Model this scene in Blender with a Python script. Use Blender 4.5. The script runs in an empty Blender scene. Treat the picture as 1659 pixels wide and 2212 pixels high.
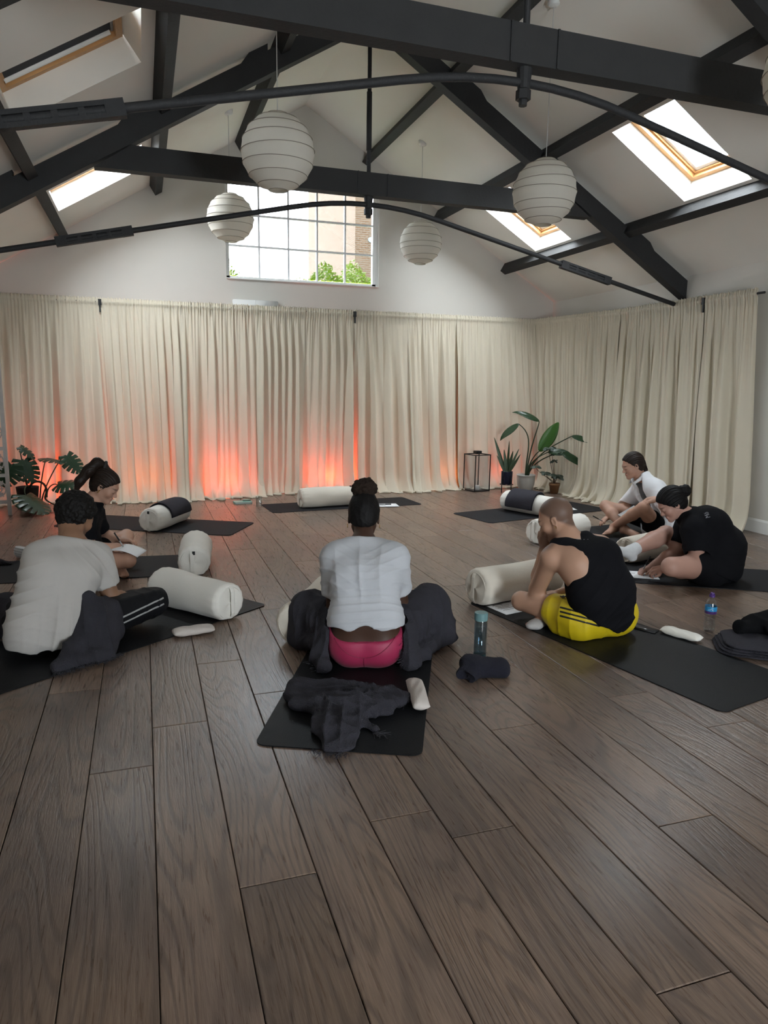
import bpy, bmesh, math, random
import numpy as np
from mathutils import Vector, Matrix
R_ = random.Random(7)
PI = math.pi
S = bpy.context.scene
COL = S.collection

# ---------------------------------------------------------------- camera
cam_d = bpy.data.cameras.new('camera'); cam = bpy.data.objects.new('camera', cam_d); COL.objects.link(cam)
ya, pi_, ro = 0.325865593, -0.176449074, 0.0147030547
fw = Vector((math.sin(ya)*math.cos(pi_), math.cos(ya)*math.cos(pi_), math.sin(pi_)))
rt = Vector((math.cos(ya), -math.sin(ya), 0)); upv = rt.cross(fw)
r2 = rt*math.cos(ro)+upv*math.sin(ro); u2 = -rt*math.sin(ro)+upv*math.cos(ro)
cam.matrix_world = Matrix(((r2.x, u2.x, -fw.x, 0), (r2.y, u2.y, -fw.y, 0), (r2.z, u2.z, -fw.z, 1.4), (0, 0, 0, 1)))
cam_d.sensor_fit = 'VERTICAL'; cam_d.sensor_height = 36.0; cam_d.lens = 1533/2212*36
cam_d.clip_start = 0.05; cam_d.clip_end = 200
S.camera = cam

# ---------------------------------------------------------------- world, exposure
w = bpy.data.worlds.new('overcast_sky'); S.world = w; w.use_nodes = True
bg = w.node_tree.nodes['Background']
bg.inputs['Color'].default_value = (0.90, 0.945, 1.0, 1); bg.inputs['Strength'].default_value = SKY_STRENGTH = 30.0
vs = S.view_settings; vs.view_transform = 'Standard'; vs.look = 'None'; vs.exposure = 0.82; vs.gamma = 1.0; vs.use_curve_mapping = False
S.cycles.use_denoising = True
S.cycles.max_bounces = 6; S.cycles.diffuse_bounces = 4; S.cycles.glossy_bounces = 3; S.cycles.transparent_max_bounces = 12
S.cycles.use_adaptive_sampling = True; S.cycles.adaptive_threshold = .035
S.cycles.caustics_reflective = False; S.cycles.caustics_refractive = False
S.cycles.sample_clamp_indirect = 6.0

# room dimensions (metres); x right along the end wall, y into the room
XL, XR, YB, YF = -1.62, 5.80, 9.5, -2.2
XC, APEX, EAVE = 2.09, 4.855, 2.645
SL = (APEX-EAVE)/3.71                     # roof pitch
def ceil_z(x): return APEX - SL*abs(x-XC)
SKY_Y = [(7.77, 8.60), (5.07, 5.87)]   # skylight openings along y
SKY_X = (2.0, 2.85)                                              # distance from the ridge line

def portal(name, loc, n, ux, sx, sy):
    d = bpy.data.lights.new(name, 'AREA'); d.shape = 'RECTANGLE'; d.size = sx; d.size_y = sy; d.cycles.is_portal = True
    o = bpy.data.objects.new(name, d); COL.objects.link(o)
    z = -Vector(n).normalized(); x = Vector(ux).normalized(); y = z.cross(x)
    o.matrix_world = Matrix(((x.x, y.x, z.x, loc[0]), (x.y, y.y, z.y, loc[1]), (x.z, y.z, z.z, loc[2]), (0, 0, 0, 1)))
portal('window_daylight', (2.07, YB+0.16, 3.31), (0, -1, 0), (1, 0, 0), 2.02, 1.22)
_m = (SKY_X[0]+SKY_X[1])/2; _ln = (SKY_X[1]-SKY_X[0])*math.sqrt(1+SL*SL)
for s in (-1, 1):
    nrm = Vector((-s*SL, 0, -1)).normalized()
    for (a, b) in SKY_Y:
        p = Vector((XC+s*_m, (a+b)/2, APEX-SL*_m)) - nrm*0.30
        portal('skylight_daylight', p, nrm, (0, 1, 0), b-a, _ln)

# ---------------------------------------------------------------- materials
MATS = {}
def lin(c):
    if isinstance(c, str):
        c = [int(c[i:i+2], 16)/255 for i in (0, 2, 4)]
        c = [v/12.92 if v <= .04045 else ((v+.055)/1.055)**2.4 for v in c]
    return (c[0], c[1], c[2], 1)
def mat(name, col, rough=.6, var=.12, vscale=8., bump=0., bscale=60., metal=0., spec=.5, sheen=0., coat=0., stretch=(1, 1, 1), vcol=False, attr=None, trans=0., col2=None, alpha=1.):
    if name in MATS: return MATS[name]
    m = bpy.data.materials.new(name); MATS[name] = m; m.use_nodes = True
    N = m.node_tree.nodes; L = m.node_tree.links; b = N['Principled BSDF']
    c = lin(col); c2 = lin(col2) if col2 else tuple(min(1, x*(1-var)) for x in c[:3])+(1,)
    tc = N.new('ShaderNodeTexCoord'); mp = N.new('ShaderNodeMapping'); mp.inputs['Scale'].default_value = stretch
    L.new(tc.outputs['Object'], mp.inputs['Vector'])
    nz = N.new('ShaderNodeTexNoise'); nz.inputs['Scale'].default_value = vscale; nz.inputs['Detail'].default_value = 4
    L.new(mp.outputs['Vector'], nz.inputs['Vector'])
    mx = N.new('ShaderNodeMix'); mx.data_type = 'RGBA'; mx.inputs[6].default_value = c; mx.inputs[7].default_value = c2
    L.new(nz.outputs['Fac'], mx.inputs[0]); out = mx.outputs[2]
    if attr:
        at = N.new('ShaderNodeAttribute'); at.attribute_name = attr
        m2 = N.new('ShaderNodeMix'); m2.data_type = 'RGBA'; m2.blend_type = 'MULTIPLY'; m2.inputs[0].default_value = 1
        L.new(out, m2.inputs[6]); L.new(at.outputs['Color'], m2.inputs[7]); out = m2.outputs[2]
    L.new(out, b.inputs['Base Color'])
    b.inputs['Roughness'].default_value = rough; b.inputs['Metallic'].default_value = metal
    b.inputs['Specular IOR Level'].default_value = spec
    b.inputs['Sheen Weight'].default_value = sheen; b.inputs['Coat Weight'].default_value = coat
    if bump > 0:
        n2 = N.new('ShaderNodeTexNoise'); n2.inputs['Scale'].default_value = bscale; n2.inputs['Detail'].default_value = 5
        L.new(mp.outputs['Vector'], n2.inputs['Vector'])
        bp = N.new('ShaderNodeBump'); bp.inputs['Strength'].default_value = bump; bp.inputs['Distance'].default_value = .01
        L.new(n2.outputs['Fac'], bp.inputs['Height']); L.new(bp.outputs['Normal'], b.inputs['Normal'])
    if trans > 0:
        o = N['Material Output']; tr = N.new('ShaderNodeBsdfTranslucent'); ms = N.new('ShaderNodeMixShader'); ms.inputs[0].default_value = trans
        L.new(out, tr.inputs['Color']); L.new(b.outputs[0], ms.inputs[1]); L.new(tr.outputs[0], ms.inputs[2]); L.new(ms.outputs[0], o.inputs['Surface'])
    return m
def glass_mat(name, tint=(.96, .98, .98), gloss=.12, rough=.02):
    if name in MATS: return MATS[name]
    m = bpy.data.materials.new(name); MATS[name] = m; m.use_nodes = True
    N = m.node_tree.nodes; L = m.node_tree.links; N.remove(N['Principled BSDF']); o = N['Material Output']
    t = N.new('ShaderNodeBsdfTransparent'); t.inputs['Color'].default_value = (*tint, 1)
    g = N.new('ShaderNodeBsdfGlossy'); g.inputs['Roughness'].default_value = rough
    lw = N.new('ShaderNodeLayerWeight'); lw.inputs['Blend'].default_value = .5
    pw = N.new('ShaderNodeMath'); pw.operation = 'POWER'; pw.inputs[1].default_value = 3.; L.new(lw.outputs['Facing'], pw.inputs[0])
    ma = N.new('ShaderNodeMath'); ma.operation = 'MULTIPLY_ADD'; ma.inputs[1].default_value = .5; ma.inputs[2].default_value = gloss*.3; L.new(pw.outputs[0], ma.inputs[0])
    ms = N.new('ShaderNodeMixShader'); L.new(ma.outputs[0], ms.inputs[0]); L.new(t.outputs[0], ms.inputs[1]); L.new(g.outputs[0], ms.inputs[2]); L.new(ms.outputs[0], o.inputs['Surface'])
    return m
def waffle_mat(name, col, scale=55., bump=.6, rough=.9, var=.25):
    """woven cotton: square waffle relief from two crossed wave textures"""
    if name in MATS: return MATS[name]
    m = mat(name, col, rough, var, 14., sheen=.0, spec=.2); N = m.node_tree.nodes; L = m.node_tree.links; b = N['Principled BSDF']
    tc = N.new('ShaderNodeTexCoord'); hs = []
    for dr in ('X', 'Y', 'Z'):
        wv = N.new('ShaderNodeTexWave'); wv.bands_direction = dr; wv.inputs['Scale'].default_value = scale; wv.inputs['Distortion'].default_value = 1.2; wv.inputs['Detail Scale'].default_value = .5
        L.new(tc.outputs['Object'], wv.inputs['Vector']); hs.append(wv)
    a = N.new('ShaderNodeMath'); a.operation = 'ADD'; L.new(hs[0].outputs['Fac'], a.inputs[0]); L.new(hs[1].outputs['Fac'], a.inputs[1])
    a2 = N.new('ShaderNodeMath'); a2.operation = 'ADD'; L.new(a.outputs[0], a2.inputs[0]); L.new(hs[2].outputs['Fac'], a2.inputs[1])
    bp = N.new('ShaderNodeBump'); bp.inputs['Strength'].default_value = bump; bp.inputs['Distance'].default_value = .006
    L.new(a2.outputs[0], bp.inputs['Height']); L.new(bp.outputs['Normal'], b.inputs['Normal'])
    return m

# ---------------------------------------------------------------- object helpers
def link_mesh(name, bm_or_me, m=None, parent=None, smooth=False, loc=None, rot=None):
    if isinstance(bm_or_me, bmesh.types.BMesh):
        me = bpy.data.meshes.new(name); bmesh.ops.recalc_face_normals(bm_or_me, faces=bm_or_me.faces); bm_or_me.to_mesh(me); bm_or_me.free()
    else: me = bm_or_me
    o = bpy.data.objects.new(name, me); COL.objects.link(o)
    if m is not None and not me.materials: me.materials.append(m)
    if smooth: me.polygons.foreach_set('use_smooth', [True]*len(me.polygons))
    if parent is not None: o.parent = parent
    if loc is not None: o.location = loc
    if rot is not None: o.rotation_euler = rot
    return o
def tag(o, label, cat=None, group=None, kind=None):
    o['label'] = label
    if cat: o['category'] = cat
    if group: o['group'] = group
    if kind: o['kind'] = kind
    return o
def thing(name, label, cat, loc=(0, 0, 0), rz=0., group=None, kind=None):
    o = bpy.data.objects.new(name, None); COL.objects.link(o); o.location = loc; o.rotation_euler = (0, 0, rz); o.empty_display_size = .1
    return tag(o, label, cat, group, kind)
def copy_tree(o, parent=None):
    c = o.copy(); COL.objects.link(c); c.parent = parent
    for ch in list(o.children): copy_tree(ch, c)
    return c
def NB(): return bmesh.new()
def box(bm, c, s, rz=0., M=None, bev=0.):
    r = bmesh.ops.create_cube(bm, size=1.0); vs_ = r['verts']
    T = Matrix.Translation(c) @ Matrix.Rotation(rz, 4, 'Z') @ Matrix.Diagonal((s[0], s[1], s[2], 1))
    if M is not None: T = M @ T
    bmesh.ops.transform(bm, matrix=T, verts=vs_)
    if bev > 0:
        ed = list({e for v in vs_ for e in v.link_edges}); bmesh.ops.bevel(bm, geom=ed, offset=bev, segments=2, affect='EDGES')
    return bm
def cyl(bm, a, b, r, r2=None, seg=16, caps=True):
    a = Vector(a); b = Vector(b); d = b-a; r2 = r if r2 is None else r2
    q = d.to_track_quat('Z', 'Y').to_matrix().to_4x4()
    bmesh.ops.create_cone(bm, cap_ends=caps, cap_tris=False, segments=seg, radius1=r, radius2=r2, depth=d.length, matrix=Matrix.Translation((a+b)/2) @ q)
    return bm
def tube(bm, pts, r, seg=8, caps=True):
    """sweep along a polyline; r may be a list; r items may be (rx, ry)"""
    P = [Vector(p) for p in pts]; n = len(P); rs = r if isinstance(r, (list, tuple)) and len(r) == n else [r]*n
    up = Vector((0, 0, 1)); prev = None; rings = []
    for i in range(n):
        t = (P[min(i+1, n-1)]-P[max(i-1, 0)]).normalized()
        if prev is None:
            x = t.cross(up); x = t.cross(Vector((1, 0, 0))) if x.length < 1e-3 else x
        else: x = prev - t*prev.dot(t)
        x.normalize(); prev = x; y = t.cross(x); ri = rs[i]; rx, ry = ri if isinstance(ri, tuple) else (ri, ri)
        rings.append([bm.verts.new(P[i]+x*rx*math.cos(2*PI*k/seg)+y*ry*math.sin(2*PI*k/seg)) for k in range(seg)])
    for i in range(n-1):
        for k in range(seg):
            bm.faces.new((rings[i][k], rings[i][(k+1) % seg], rings[i+1][(k+1) % seg], rings[i+1][k]))
    if caps:
        bm.faces.new(rings[0][::-1]); bm.faces.new(rings[-1])
    return bm
def lathe(bm, prof, seg=32, c=(0, 0, 0)):
    c = Vector(c); rings = []
    for r, z in prof:
        rings.append([bm.verts.new(c+Vector((r*math.cos(2*PI*k/seg), r*math.sin(2*PI*k/seg), z))) for k in range(seg)] if r > 1e-6 else [bm.verts.new(c+Vector((0, 0, z)))])
    for a, b in zip(rings[:-1], rings[1:]):
        for k in range(seg):
            q = [a[k % len(a)], a[(k+1) % len(a)], b[(k+1) % len(b)], b[k % len(b)]]; u = []
            for v in q:
                if v not in u: u.append(v)
            if len(u) > 2: bm.faces.new(u)
    return bm
def prism(bm, pts2, y0, y1, f=lambda x, y, z: (x, y, z)):
    """polygon in (x,z) extruded along y"""
    A = [bm.verts.new(f(p[0], y0, p[1])) for p in pts2]; B = [bm.verts.new(f(p[0], y1, p[1])) for p in pts2]; n = len(pts2)
    bm.faces.new(A); bm.faces.new(B[::-1])
    for i in range(n): bm.faces.new((A[i], B[i], B[(i+1) % n], A[(i+1) % n]))
    return bm
def grid_mesh(name, P, closed_u=False):
    """P: (nu, nv, 3) array -> quad mesh"""
    nu, nv = P.shape[:2]; idx = np.arange(nu*nv).reshape(nu, nv)
    A = idx if not closed_u else np.vstack([idx, idx[:1]])
    q = np.stack([A[:-1, :-1], A[1:, :-1], A[1:, 1:], A[:-1, 1:]], -1).reshape(-1, 4)
    me = bpy.data.meshes.new(name); me.from_pydata(P.reshape(-1, 3).tolist(), [], q.tolist()); me.update()
    return me
def bez(p0, p1, p2, p3, n=12):
    p0, p1, p2, p3 = map(Vector, (p0, p1, p2, p3))
    return [p0*(1-t)**3+p1*3*t*(1-t)**2+p2*3*t*t*(1-t)+p3*t**3 for t in [i/(n-1) for i in range(n)]]
# ================================================================ the setting
M_WALL = mat('white_wall_paint', (.66, .635, .585), .85, .05, 3., .05, 90)
M_CEIL = mat('white_ceiling_paint', (.86, .83, .77), .9, .05, 3., .04, 90)
M_BEAM = mat('dark_grey_beam_paint', (.042, .042, .043), .65, .3, 6., .25, 45, spec=.2)
M_IRON = mat('grey_painted_iron', (.036, .036, .038), .6, .3, 20., .3, 80, spec=.25)
M_WHITE = mat('white_gloss_paint', (.8, .8, .78), .35, .05, 10.)
M_PINE = mat('varnished_pine', (.62, .33, .13), .4, .45, 10., .1, 40, stretch=(30, 2, 30))
M_PANE = glass_mat('window_glass'); M_PANE2 = glass_mat('grey_solar_glass', (.42, .44, .45))  # grey tint added to the end window to dim the bright view outside

def floor_material():
    m = bpy.data.materials.new('oak_floor'); m.use_nodes = True; N = m.node_tree.nodes; L = m.node_tree.links; b = N['Principled BSDF']
    tc = N.new('ShaderNodeTexCoord'); oi = N.new('ShaderNodeObjectInfo')
    off = N.new('ShaderNodeVectorMath'); off.operation = 'MULTIPLY_ADD'
    cmb = N.new('ShaderNodeCombineXYZ')
    for i, k in enumerate((13., 31., 7.)):
        mm = N.new('ShaderNodeMath'); mm.operation = 'MULTIPLY'; mm.inputs[1].default_value = k; L.new(oi.outputs['Random'], mm.inputs[0]); L.new(mm.outputs[0], cmb.inputs[i])
    ad = N.new('ShaderNodeVectorMath'); ad.operation = 'ADD'; L.new(tc.outputs['Object'], ad.inputs[0]); L.new(cmb.outputs[0], ad.inputs[1])
    def noise(scale, stretch, detail=5, dist=0.):
        mp = N.new('ShaderNodeMapping'); mp.inputs['Scale'].default_value = stretch; L.new(ad.outputs[0], mp.inputs['Vector'])
        n = N.new('ShaderNodeTexNoise'); n.inputs['Scale'].default_value = scale; n.inputs['Detail'].default_value = detail; n.inputs['Distortion'].default_value = dist
        L.new(mp.outputs['Vector'], n.inputs['Vector']); return n
    grain = noise(9., (14, .8, 1), 7, .4); cloud = noise(2.2, (1.6, .7, 1), 3); fine = noise(40., (9, .6, 1), 3)
    # cathedral figure: contour lines of a stretched noise
    fig = noise(1.15, (3.2, .42, 1), 1, .1)
    f1 = N.new('ShaderNodeMath'); f1.operation = 'MULTIPLY'; f1.inputs[1].default_value = 170.; L.new(fig.outputs['Fac'], f1.inputs[0])
    f2 = N.new('ShaderNodeMath'); f2.operation = 'SINE'; L.new(f1.outputs[0], f2.inputs[0])
    # knots
    mpv = N.new('ShaderNodeMapping'); mpv.inputs['Scale'].default_value = (1.9, .9, 1); L.new(ad.outputs[0], mpv.inputs['Vector'])
    vo = N.new('ShaderNodeTexVoronoi'); vo.inputs['Scale'].default_value = 1.5; L.new(mpv.outputs[0], vo.inputs['Vector'])
    kr = N.new('ShaderNodeMapRange'); kr.inputs[1].default_value = .015; kr.inputs[2].default_value = .06; kr.inputs[3].default_value = 1; kr.inputs[4].default_value = 0; L.new(vo.outputs['Distance'], kr.inputs[0])
    # colour
    r1 = N.new('ShaderNodeValToRGB'); L.new(grain.outputs['Fac'], r1.inputs[0])
    r1.color_ramp.elements[0].position = .18; r1.color_ramp.elements[0].color = FLOOR_DARK; r1.color_ramp.elements[1].position = .78; r1.color_ramp.elements[1].color = FLOOR_LIGHT
    hs = N.new('ShaderNodeHueSaturation'); L.new(r1.outputs[0], hs.inputs['Color'])
    vr = N.new('ShaderNodeMapRange'); vr.inputs[3].default_value = .8; vr.inputs[4].default_value = 1.2; L.new(oi.outputs['Random'], vr.inputs[0]); L.new(vr.outputs[0], hs.inputs['Value'])
    sr = N.new('ShaderNodeMapRange'); sr.inputs[3].default_value = .75; sr.inputs[4].default_value = 1.15; L.new(cmb.outputs[0], sr.inputs[0]); L.new(cloud.outputs['Fac'], sr.inputs[0]); L.new(sr.outputs[0], hs.inputs['Saturation'])
    cm = N.new('ShaderNodeMix'); cm.data_type = 'RGBA'; cm.blend_type = 'MULTIPLY'; cr = N.new('ShaderNodeValToRGB'); cr.color_ramp.elements[0].color = (.72, .7, .72, 1); cr.color_ramp.elements[1].color = (1.0, 1.0, 1.0, 1); cr.color_ramp.elements[0].position = .35; cr.color_ramp.elements[1].position = .6
    L.new(cloud.outputs['Fac'], cr.inputs[0]); cm.inputs[0].default_value = 1; L.new(hs.outputs[0], cm.inputs[6]); L.new(cr.outputs[0], cm.inputs[7])
    # dark figure lines
    fm = N.new('ShaderNodeMapRange'); fm.inputs[1].default_value = .3; fm.inputs[2].default_value = 1.1; fm.inputs[3].default_value = 0; fm.inputs[4].default_value = .5; L.new(f2.outputs[0], fm.inputs[0])
    c3 = N.new('ShaderNodeMix'); c3.data_type = 'RGBA'; c3.inputs[7].default_value = (.06, .045, .038, 1); L.new(fm.outputs[0], c3.inputs[0]); L.new(cm.outputs[2], c3.inputs[6])
    c4 = N.new('ShaderNodeMix'); c4.data_type = 'RGBA'; c4.inputs[7].default_value = (.03, .025, .024, 1); L.new(kr.outputs[0], c4.inputs[0]); L.new(c3.outputs[2], c4.inputs[6])
    L.new(c4.outputs[2], b.inputs['Base Color'])
    rr = N.new('ShaderNodeMapRange'); rr.inputs[3].default_value = .20; rr.inputs[4].default_value = .40; L.new(grain.outputs['Fac'], rr.inputs[0]); L.new(rr.outputs[0], b.inputs['Roughness'])
    b.inputs['Specular IOR Level'].default_value = .38; b.inputs['Coat Weight'].default_value = .14; b.inputs['Coat Roughness'].default_value = .22
    # relief
    h1 = N.new('ShaderNodeMath'); h1.operation = 'MULTIPLY'; h1.inputs[1].default_value = -.8; L.new(fm.outputs[0], h1.inputs[0])
    h2 = N.new('ShaderNodeMath'); h2.operation = 'MULTIPLY_ADD'; h2.inputs[1].default_value = .55; L.new(fine.outputs['Fac'], h2.inputs[0]); L.new(h1.outputs[0], h2.inputs[2])
    h3 = N.new('ShaderNodeMath'); h3.operation = 'MULTIPLY_ADD'; h3.inputs[1].default_value = .7; L.new(grain.outputs['Fac'], h3.inputs[0]); L.new(h2.outputs[0], h3.inputs[2])
    bp = N.new('ShaderNodeBump'); bp.inputs['Strength'].default_value = .38; bp.inputs['Distance'].default_value = .004; L.new(h3.outputs[0], bp.inputs['Height']); L.new(bp.outputs[0], b.inputs['Normal'])
    return m
FLOOR_DARK = (.120, .079, .056, 1); FLOOR_LIGHT = (.245, .170, .125, 1)
M_FLOOR = floor_material()
M_SUB = mat('dark_subfloor', (.03, .024, .02), .9)

# ---- floor: slab with one oak plank per child
bm = NB(); box(bm, ((XL+XR)/2, (YB+YF)/2, -.06), (XR-XL+.6, YB-YF+.6, .08)); 
floor = tag(link_mesh('floor', bm, M_SUB), 'wide brushed oak plank floor of the studio', 'floor', kind='structure')
PW = .2215; x0 = -.0216-PW*7
known = {6: 2.57, 7: 2.873, 8: 1.813, 9: 3.074, 11: 1.842, 12: 1.16, 13: 2.446, 14: 1.695, 16: 2.576, 5: 3.344, 10: 4.3, 15: 5.356-1.9}
def plank_mesh(wd, ln):
    bm = NB(); box(bm, (0, 0, -.011), (wd-.0030, ln-.0030, .022)); 
    ed = [e for e in bm.edges if all(v.co.z > -.001 for v in e.verts)]
    bmesh.ops.bevel(bm, geom=ed, offset=.0022, segments=1, affect='EDGES')
    me = bpy.data.meshes.new('plank'); bmesh.ops.recalc_face_normals(bm, faces=bm.faces); bm.to_mesh(me); bm.free(); me.materials.append(M_FLOOR); return me
cache = {}
k = 0
while x0+k*PW < XR:
    xa, xb = max(x0+k*PW, XL), min(x0+(k+1)*PW, XR)
    if xb-xa > .02:
        cuts = [known.get(k, R_.uniform(0, 2.2))]
        y = cuts[0]
        while y > YF: y -= round(R_.uniform(1.7, 2.3), 1); cuts.append(y)
        y = cuts[0]
        while y < YB: y += round(R_.uniform(1.7, 2.3), 1); cuts.append(y)
        cuts = sorted(c for c in cuts if YF < c < YB); cuts = [YF]+cuts+[YB]
        for a, b in zip(cuts[:-1], cuts[1:]):
            if b-a < .05: continue
            key = (round(xb-xa, 3), round(b-a, 3))
            if key not in cache: cache[key] = plank_mesh(*key)
            o = bpy.data.objects.new('plank', cache[key]); COL.objects.link(o); o.parent = floor
            o.location = ((xa+xb)/2, (a+b)/2, R_.uniform(-.0006, .0004))
    k += 1

# ---- walls
def wall_with_hole(name, x0, x1, zt, hole, y0, y1, m, label, gable=True):
    bm = NB(); hx0, hx1, hz0, hz1 = hole if hole else (0, 0, 0, 0)
    def pl(xs): return [(x, zt(x)) for x in xs]
    if hole:
        prism(bm, [(x0, 0), (hx0, 0), (hx0, zt(hx0)), (x0, zt(x0))], y0, y1)
        prism(bm, [(hx1, 0), (x1, 0), (x1, zt(x1)), (hx1, zt(hx1))], y0, y1)
        prism(bm, [(hx0, 0), (hx1, 0), (hx1, hz0), (hx0, hz0)], y0, y1)
        top = [(hx0, hz1), (hx1, hz1), (hx1, zt(hx1))]+([(XC, zt(XC))] if hx0 < XC < hx1 else [])+[(hx0, zt(hx0))]
        prism(bm, top, y0, y1)
        bmesh.ops.remove_doubles(bm, verts=bm.verts, dist=1e-4)
        # drop the internal faces between the blocks
        kill = [f for f in bm.faces if abs(f.normal.y) < .5 and abs(f.calc_center_median().x-hx0) < 1e-3 and not (hz0 < f.calc_center_median().z < hz1)]
    else:
        prism(bm, [(x0, 0), (x1, 0), (x1, zt(x1)), (XC, zt(XC)), (x0, zt(x0))], y0, y1)
    return tag(link_mesh(name, bm, m), label, 'wall', kind='structure')
WX0, WX1, WZ0, WZ1 = 1.065, 3.083, 2.70, 3.915
wall_with_hole('wall_back', XL-.3, XR+.3, lambda x: ceil_z(x)+.3, (WX0, WX1, WZ0, WZ1), YB, YB+.18, M_WALL, 'white gable end wall above the cream curtains')
wall_with_hole('wall_front', XL-.3, XR+.3, lambda x: ceil_z(x)+.3, (1.5, 2.5, 0, 2.1), YF-.18, YF, M_WALL, 'white gable wall behind the viewer')
for nm, xa, lb in (('wall_left', XL-.1, 'white side wall on the left under the low eaves'), ('wall_right', XR+.1, 'white side wall on the right behind the curtains')):
    bm = NB(); box(bm, (xa, (YB+YF)/2, 1.45), (.2, YB-YF, 2.9)); tag(link_mesh(nm, bm, M_WALL), lb, 'wall', kind='structure')
def fill_doors(n, org, ux, wd, ht, leaves, label):
    root = thing('door_%d' % n, label, 'glazed doors', org, math.atan2(ux[1], ux[0]), kind='structure')
    for i in range(leaves):
        lw_ = wd/leaves; x0_ = i*lw_; bm = NB()
        for c, s_ in (((x0_+.04, 0, ht/2), (.08, .05, ht)), ((x0_+lw_-.04, 0, ht/2), (.08, .05, ht)), ((x0_+lw_/2, 0, .09), (lw_-.16, .05, .18)), ((x0_+lw_/2, 0, ht-.05), (lw_-.16, .05, .1)), ((x0_+lw_/2, 0, ht*.45), (lw_-.16, .04, .03))): box(bm, c, s_)
        lf = link_mesh('door_leaf', bm, M_WHITE, root)
        bm = NB(); box(bm, (x0_+lw_/2, 0, ht/2+.04), (lw_-.15, .008, ht-.26)); link_mesh('pane', bm, M_PANE, lf)
fill_doors(1, (1.5, YF-.09, 0), (1, 0), 1.0, 2.1, 1, 'white glazed doors in the wall behind the viewer')  # unseen opening, added to let fill light in from behind
portal('door_daylight', (2.0, YF-.2, 1.05), (0, 1, 0), (1, 0, 0), 1.0, 2.1)
for nm, xa, sg in (('baseboard_left', XL, 1), ('baseboard_right', XR, -1)):
    bm = NB(); prism(bm, [(xa, 0), (xa+sg*.018, 0), (xa+sg*.018, .115), (xa+sg*.008, .135), (xa, .135)], YF, YB); tag(link_mesh(nm, bm, M_WHITE), 'white painted skirting board along the %s wall' % nm.split('_')[1], 'skirting', kind='structure')

# ---- ceiling: two sloping planes with skylight openings (reveals 0.3 m deep)
bm = NB(); TH = .30; nl = math.sqrt(1+SL*SL)
for s in (-1, 1):
    def P(t, y, h): return (XC+s*(t+SL/nl*h), y, APEX-SL*t+h/nl)
    ts = [0, SKY_X[0], SKY_X[1], 3.71+.25]; ys = [YF]
    for a, b in sorted(SKY_Y): ys += [a, b]
    ys.append(YB)
    for i in range(3):
        for j in range(len(ys)-1):
            hole = (i == 1 and j % 2 == 1)
            t0, t1, ya_, yb_ = ts[i], ts[i+1], ys[j], ys[j+1]
            if not hole:
                for h in (0, TH):
                    q = [bm.verts.new(P(t, y, h)) for t, y in ((t0, ya_), (t1, ya_), (t1, yb_), (t0, yb_))]
                    bm.faces.new(q)
            else:
                # reveal: lower side splayed so light falls into the room
                lo = {0: (t0, t1, ya_, yb_), TH: (t0+.02, t1-.05, ya_, yb_)}
                c0 = [(lo[0][0], ya_), (lo[0][1], ya_), (lo[0][1], yb_), (lo[0][0], yb_)]
                c1 = [(lo[TH][0], ya_), (lo[TH][1], ya_), (lo[TH][1], yb_), (lo[TH][0], yb_)]
                for e in range(4):
                    f = (e+1) % 4
                    bm.faces.new([bm.verts.new(P(*c0[e], 0)), bm.verts.new(P(*c0[f], 0)), bm.verts.new(P(*c1[f], TH)), bm.verts.new(P(*c1[e], TH))])
bmesh.ops.remove_doubles(bm, verts=bm.verts, dist=1e-4)
tag(link_mesh('ceiling', bm, M_CEIL), 'white sloping ceiling with skylight openings', 'ceiling', kind='structure')

# ---- end wall window: 5 x 3 panes, thin white glazing bars
win = thing('window_1', 'large white gridded window high in the end wall', 'window', (0, 0, 0), kind='structure')
fy = YB+.07
bm = NB(); fwid = .045
for c, s in (((WX0+fwid/2, fy, (WZ0+WZ1)/2), (fwid, .06, WZ1-WZ0)), ((WX1-.03-fwid/2, fy, (WZ0+WZ1)/2), (fwid, .06, WZ1-WZ0)), (((WX0+WX1)/2, fy, WZ0+fwid/2), (WX1-WX0, .06, fwid)), (((WX0+WX1)/2, fy, WZ1-fwid/2), (WX1-WX0, .06, fwid)), ((WX1-.015, fy, (WZ0+WZ1)/2), (.03, .08, WZ1-WZ0))): box(bm, c, s)
link_mesh('window_frame', bm, M_WHITE, win)
gx = [WX0+fwid+i*(WX1-.03-WX0-2*fwid)/5 for i in range(6)]; gz = [WZ0+fwid+i*(WZ1-WZ0-2*fwid)/3 for i in range(4)]
M_BAR = mat('white_glazing_bar', (.8, .8, .82), .5)
for x in gx[1:-1]:
    bm = NB(); box(bm, (x, fy, (gz[0]+gz[-1])/2), (.022, .04, gz[-1]-gz[0])); link_mesh('glazing_bar', bm, M_BAR, win)
for z in gz[1:-1]:
    bm = NB(); box(bm, ((gx[0]+gx[-1])/2, fy-.002, z), (gx[-1]-gx[0], .036, .022)); link_mesh('glazing_bar', bm, M_BAR, win)
bm = NB(); box(bm, (0, 0, 0), (gx[1]-gx[0]-.02, .006, gz[1]-gz[0]-.02)); pm = link_mesh('pane', bm, M_PANE2, win, loc=((gx[0]+gx[1])/2, fy, (gz[0]+gz[1])/2))
for i in range(5):
    for j in range(3):
        if i or j:
            c = pm.copy(); COL.objects.link(c); c.parent = win; c.location = ((gx[i]+gx[i+1])/2, fy, (gz[j]+gz[j+1])/2)
bm = NB(); box(bm, ((WX0+WX1)/2, YB+.02, WZ0+.006), (WX1-WX0, .1, .012)); link_mesh('window_sill', bm, M_WHITE, win)

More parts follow.
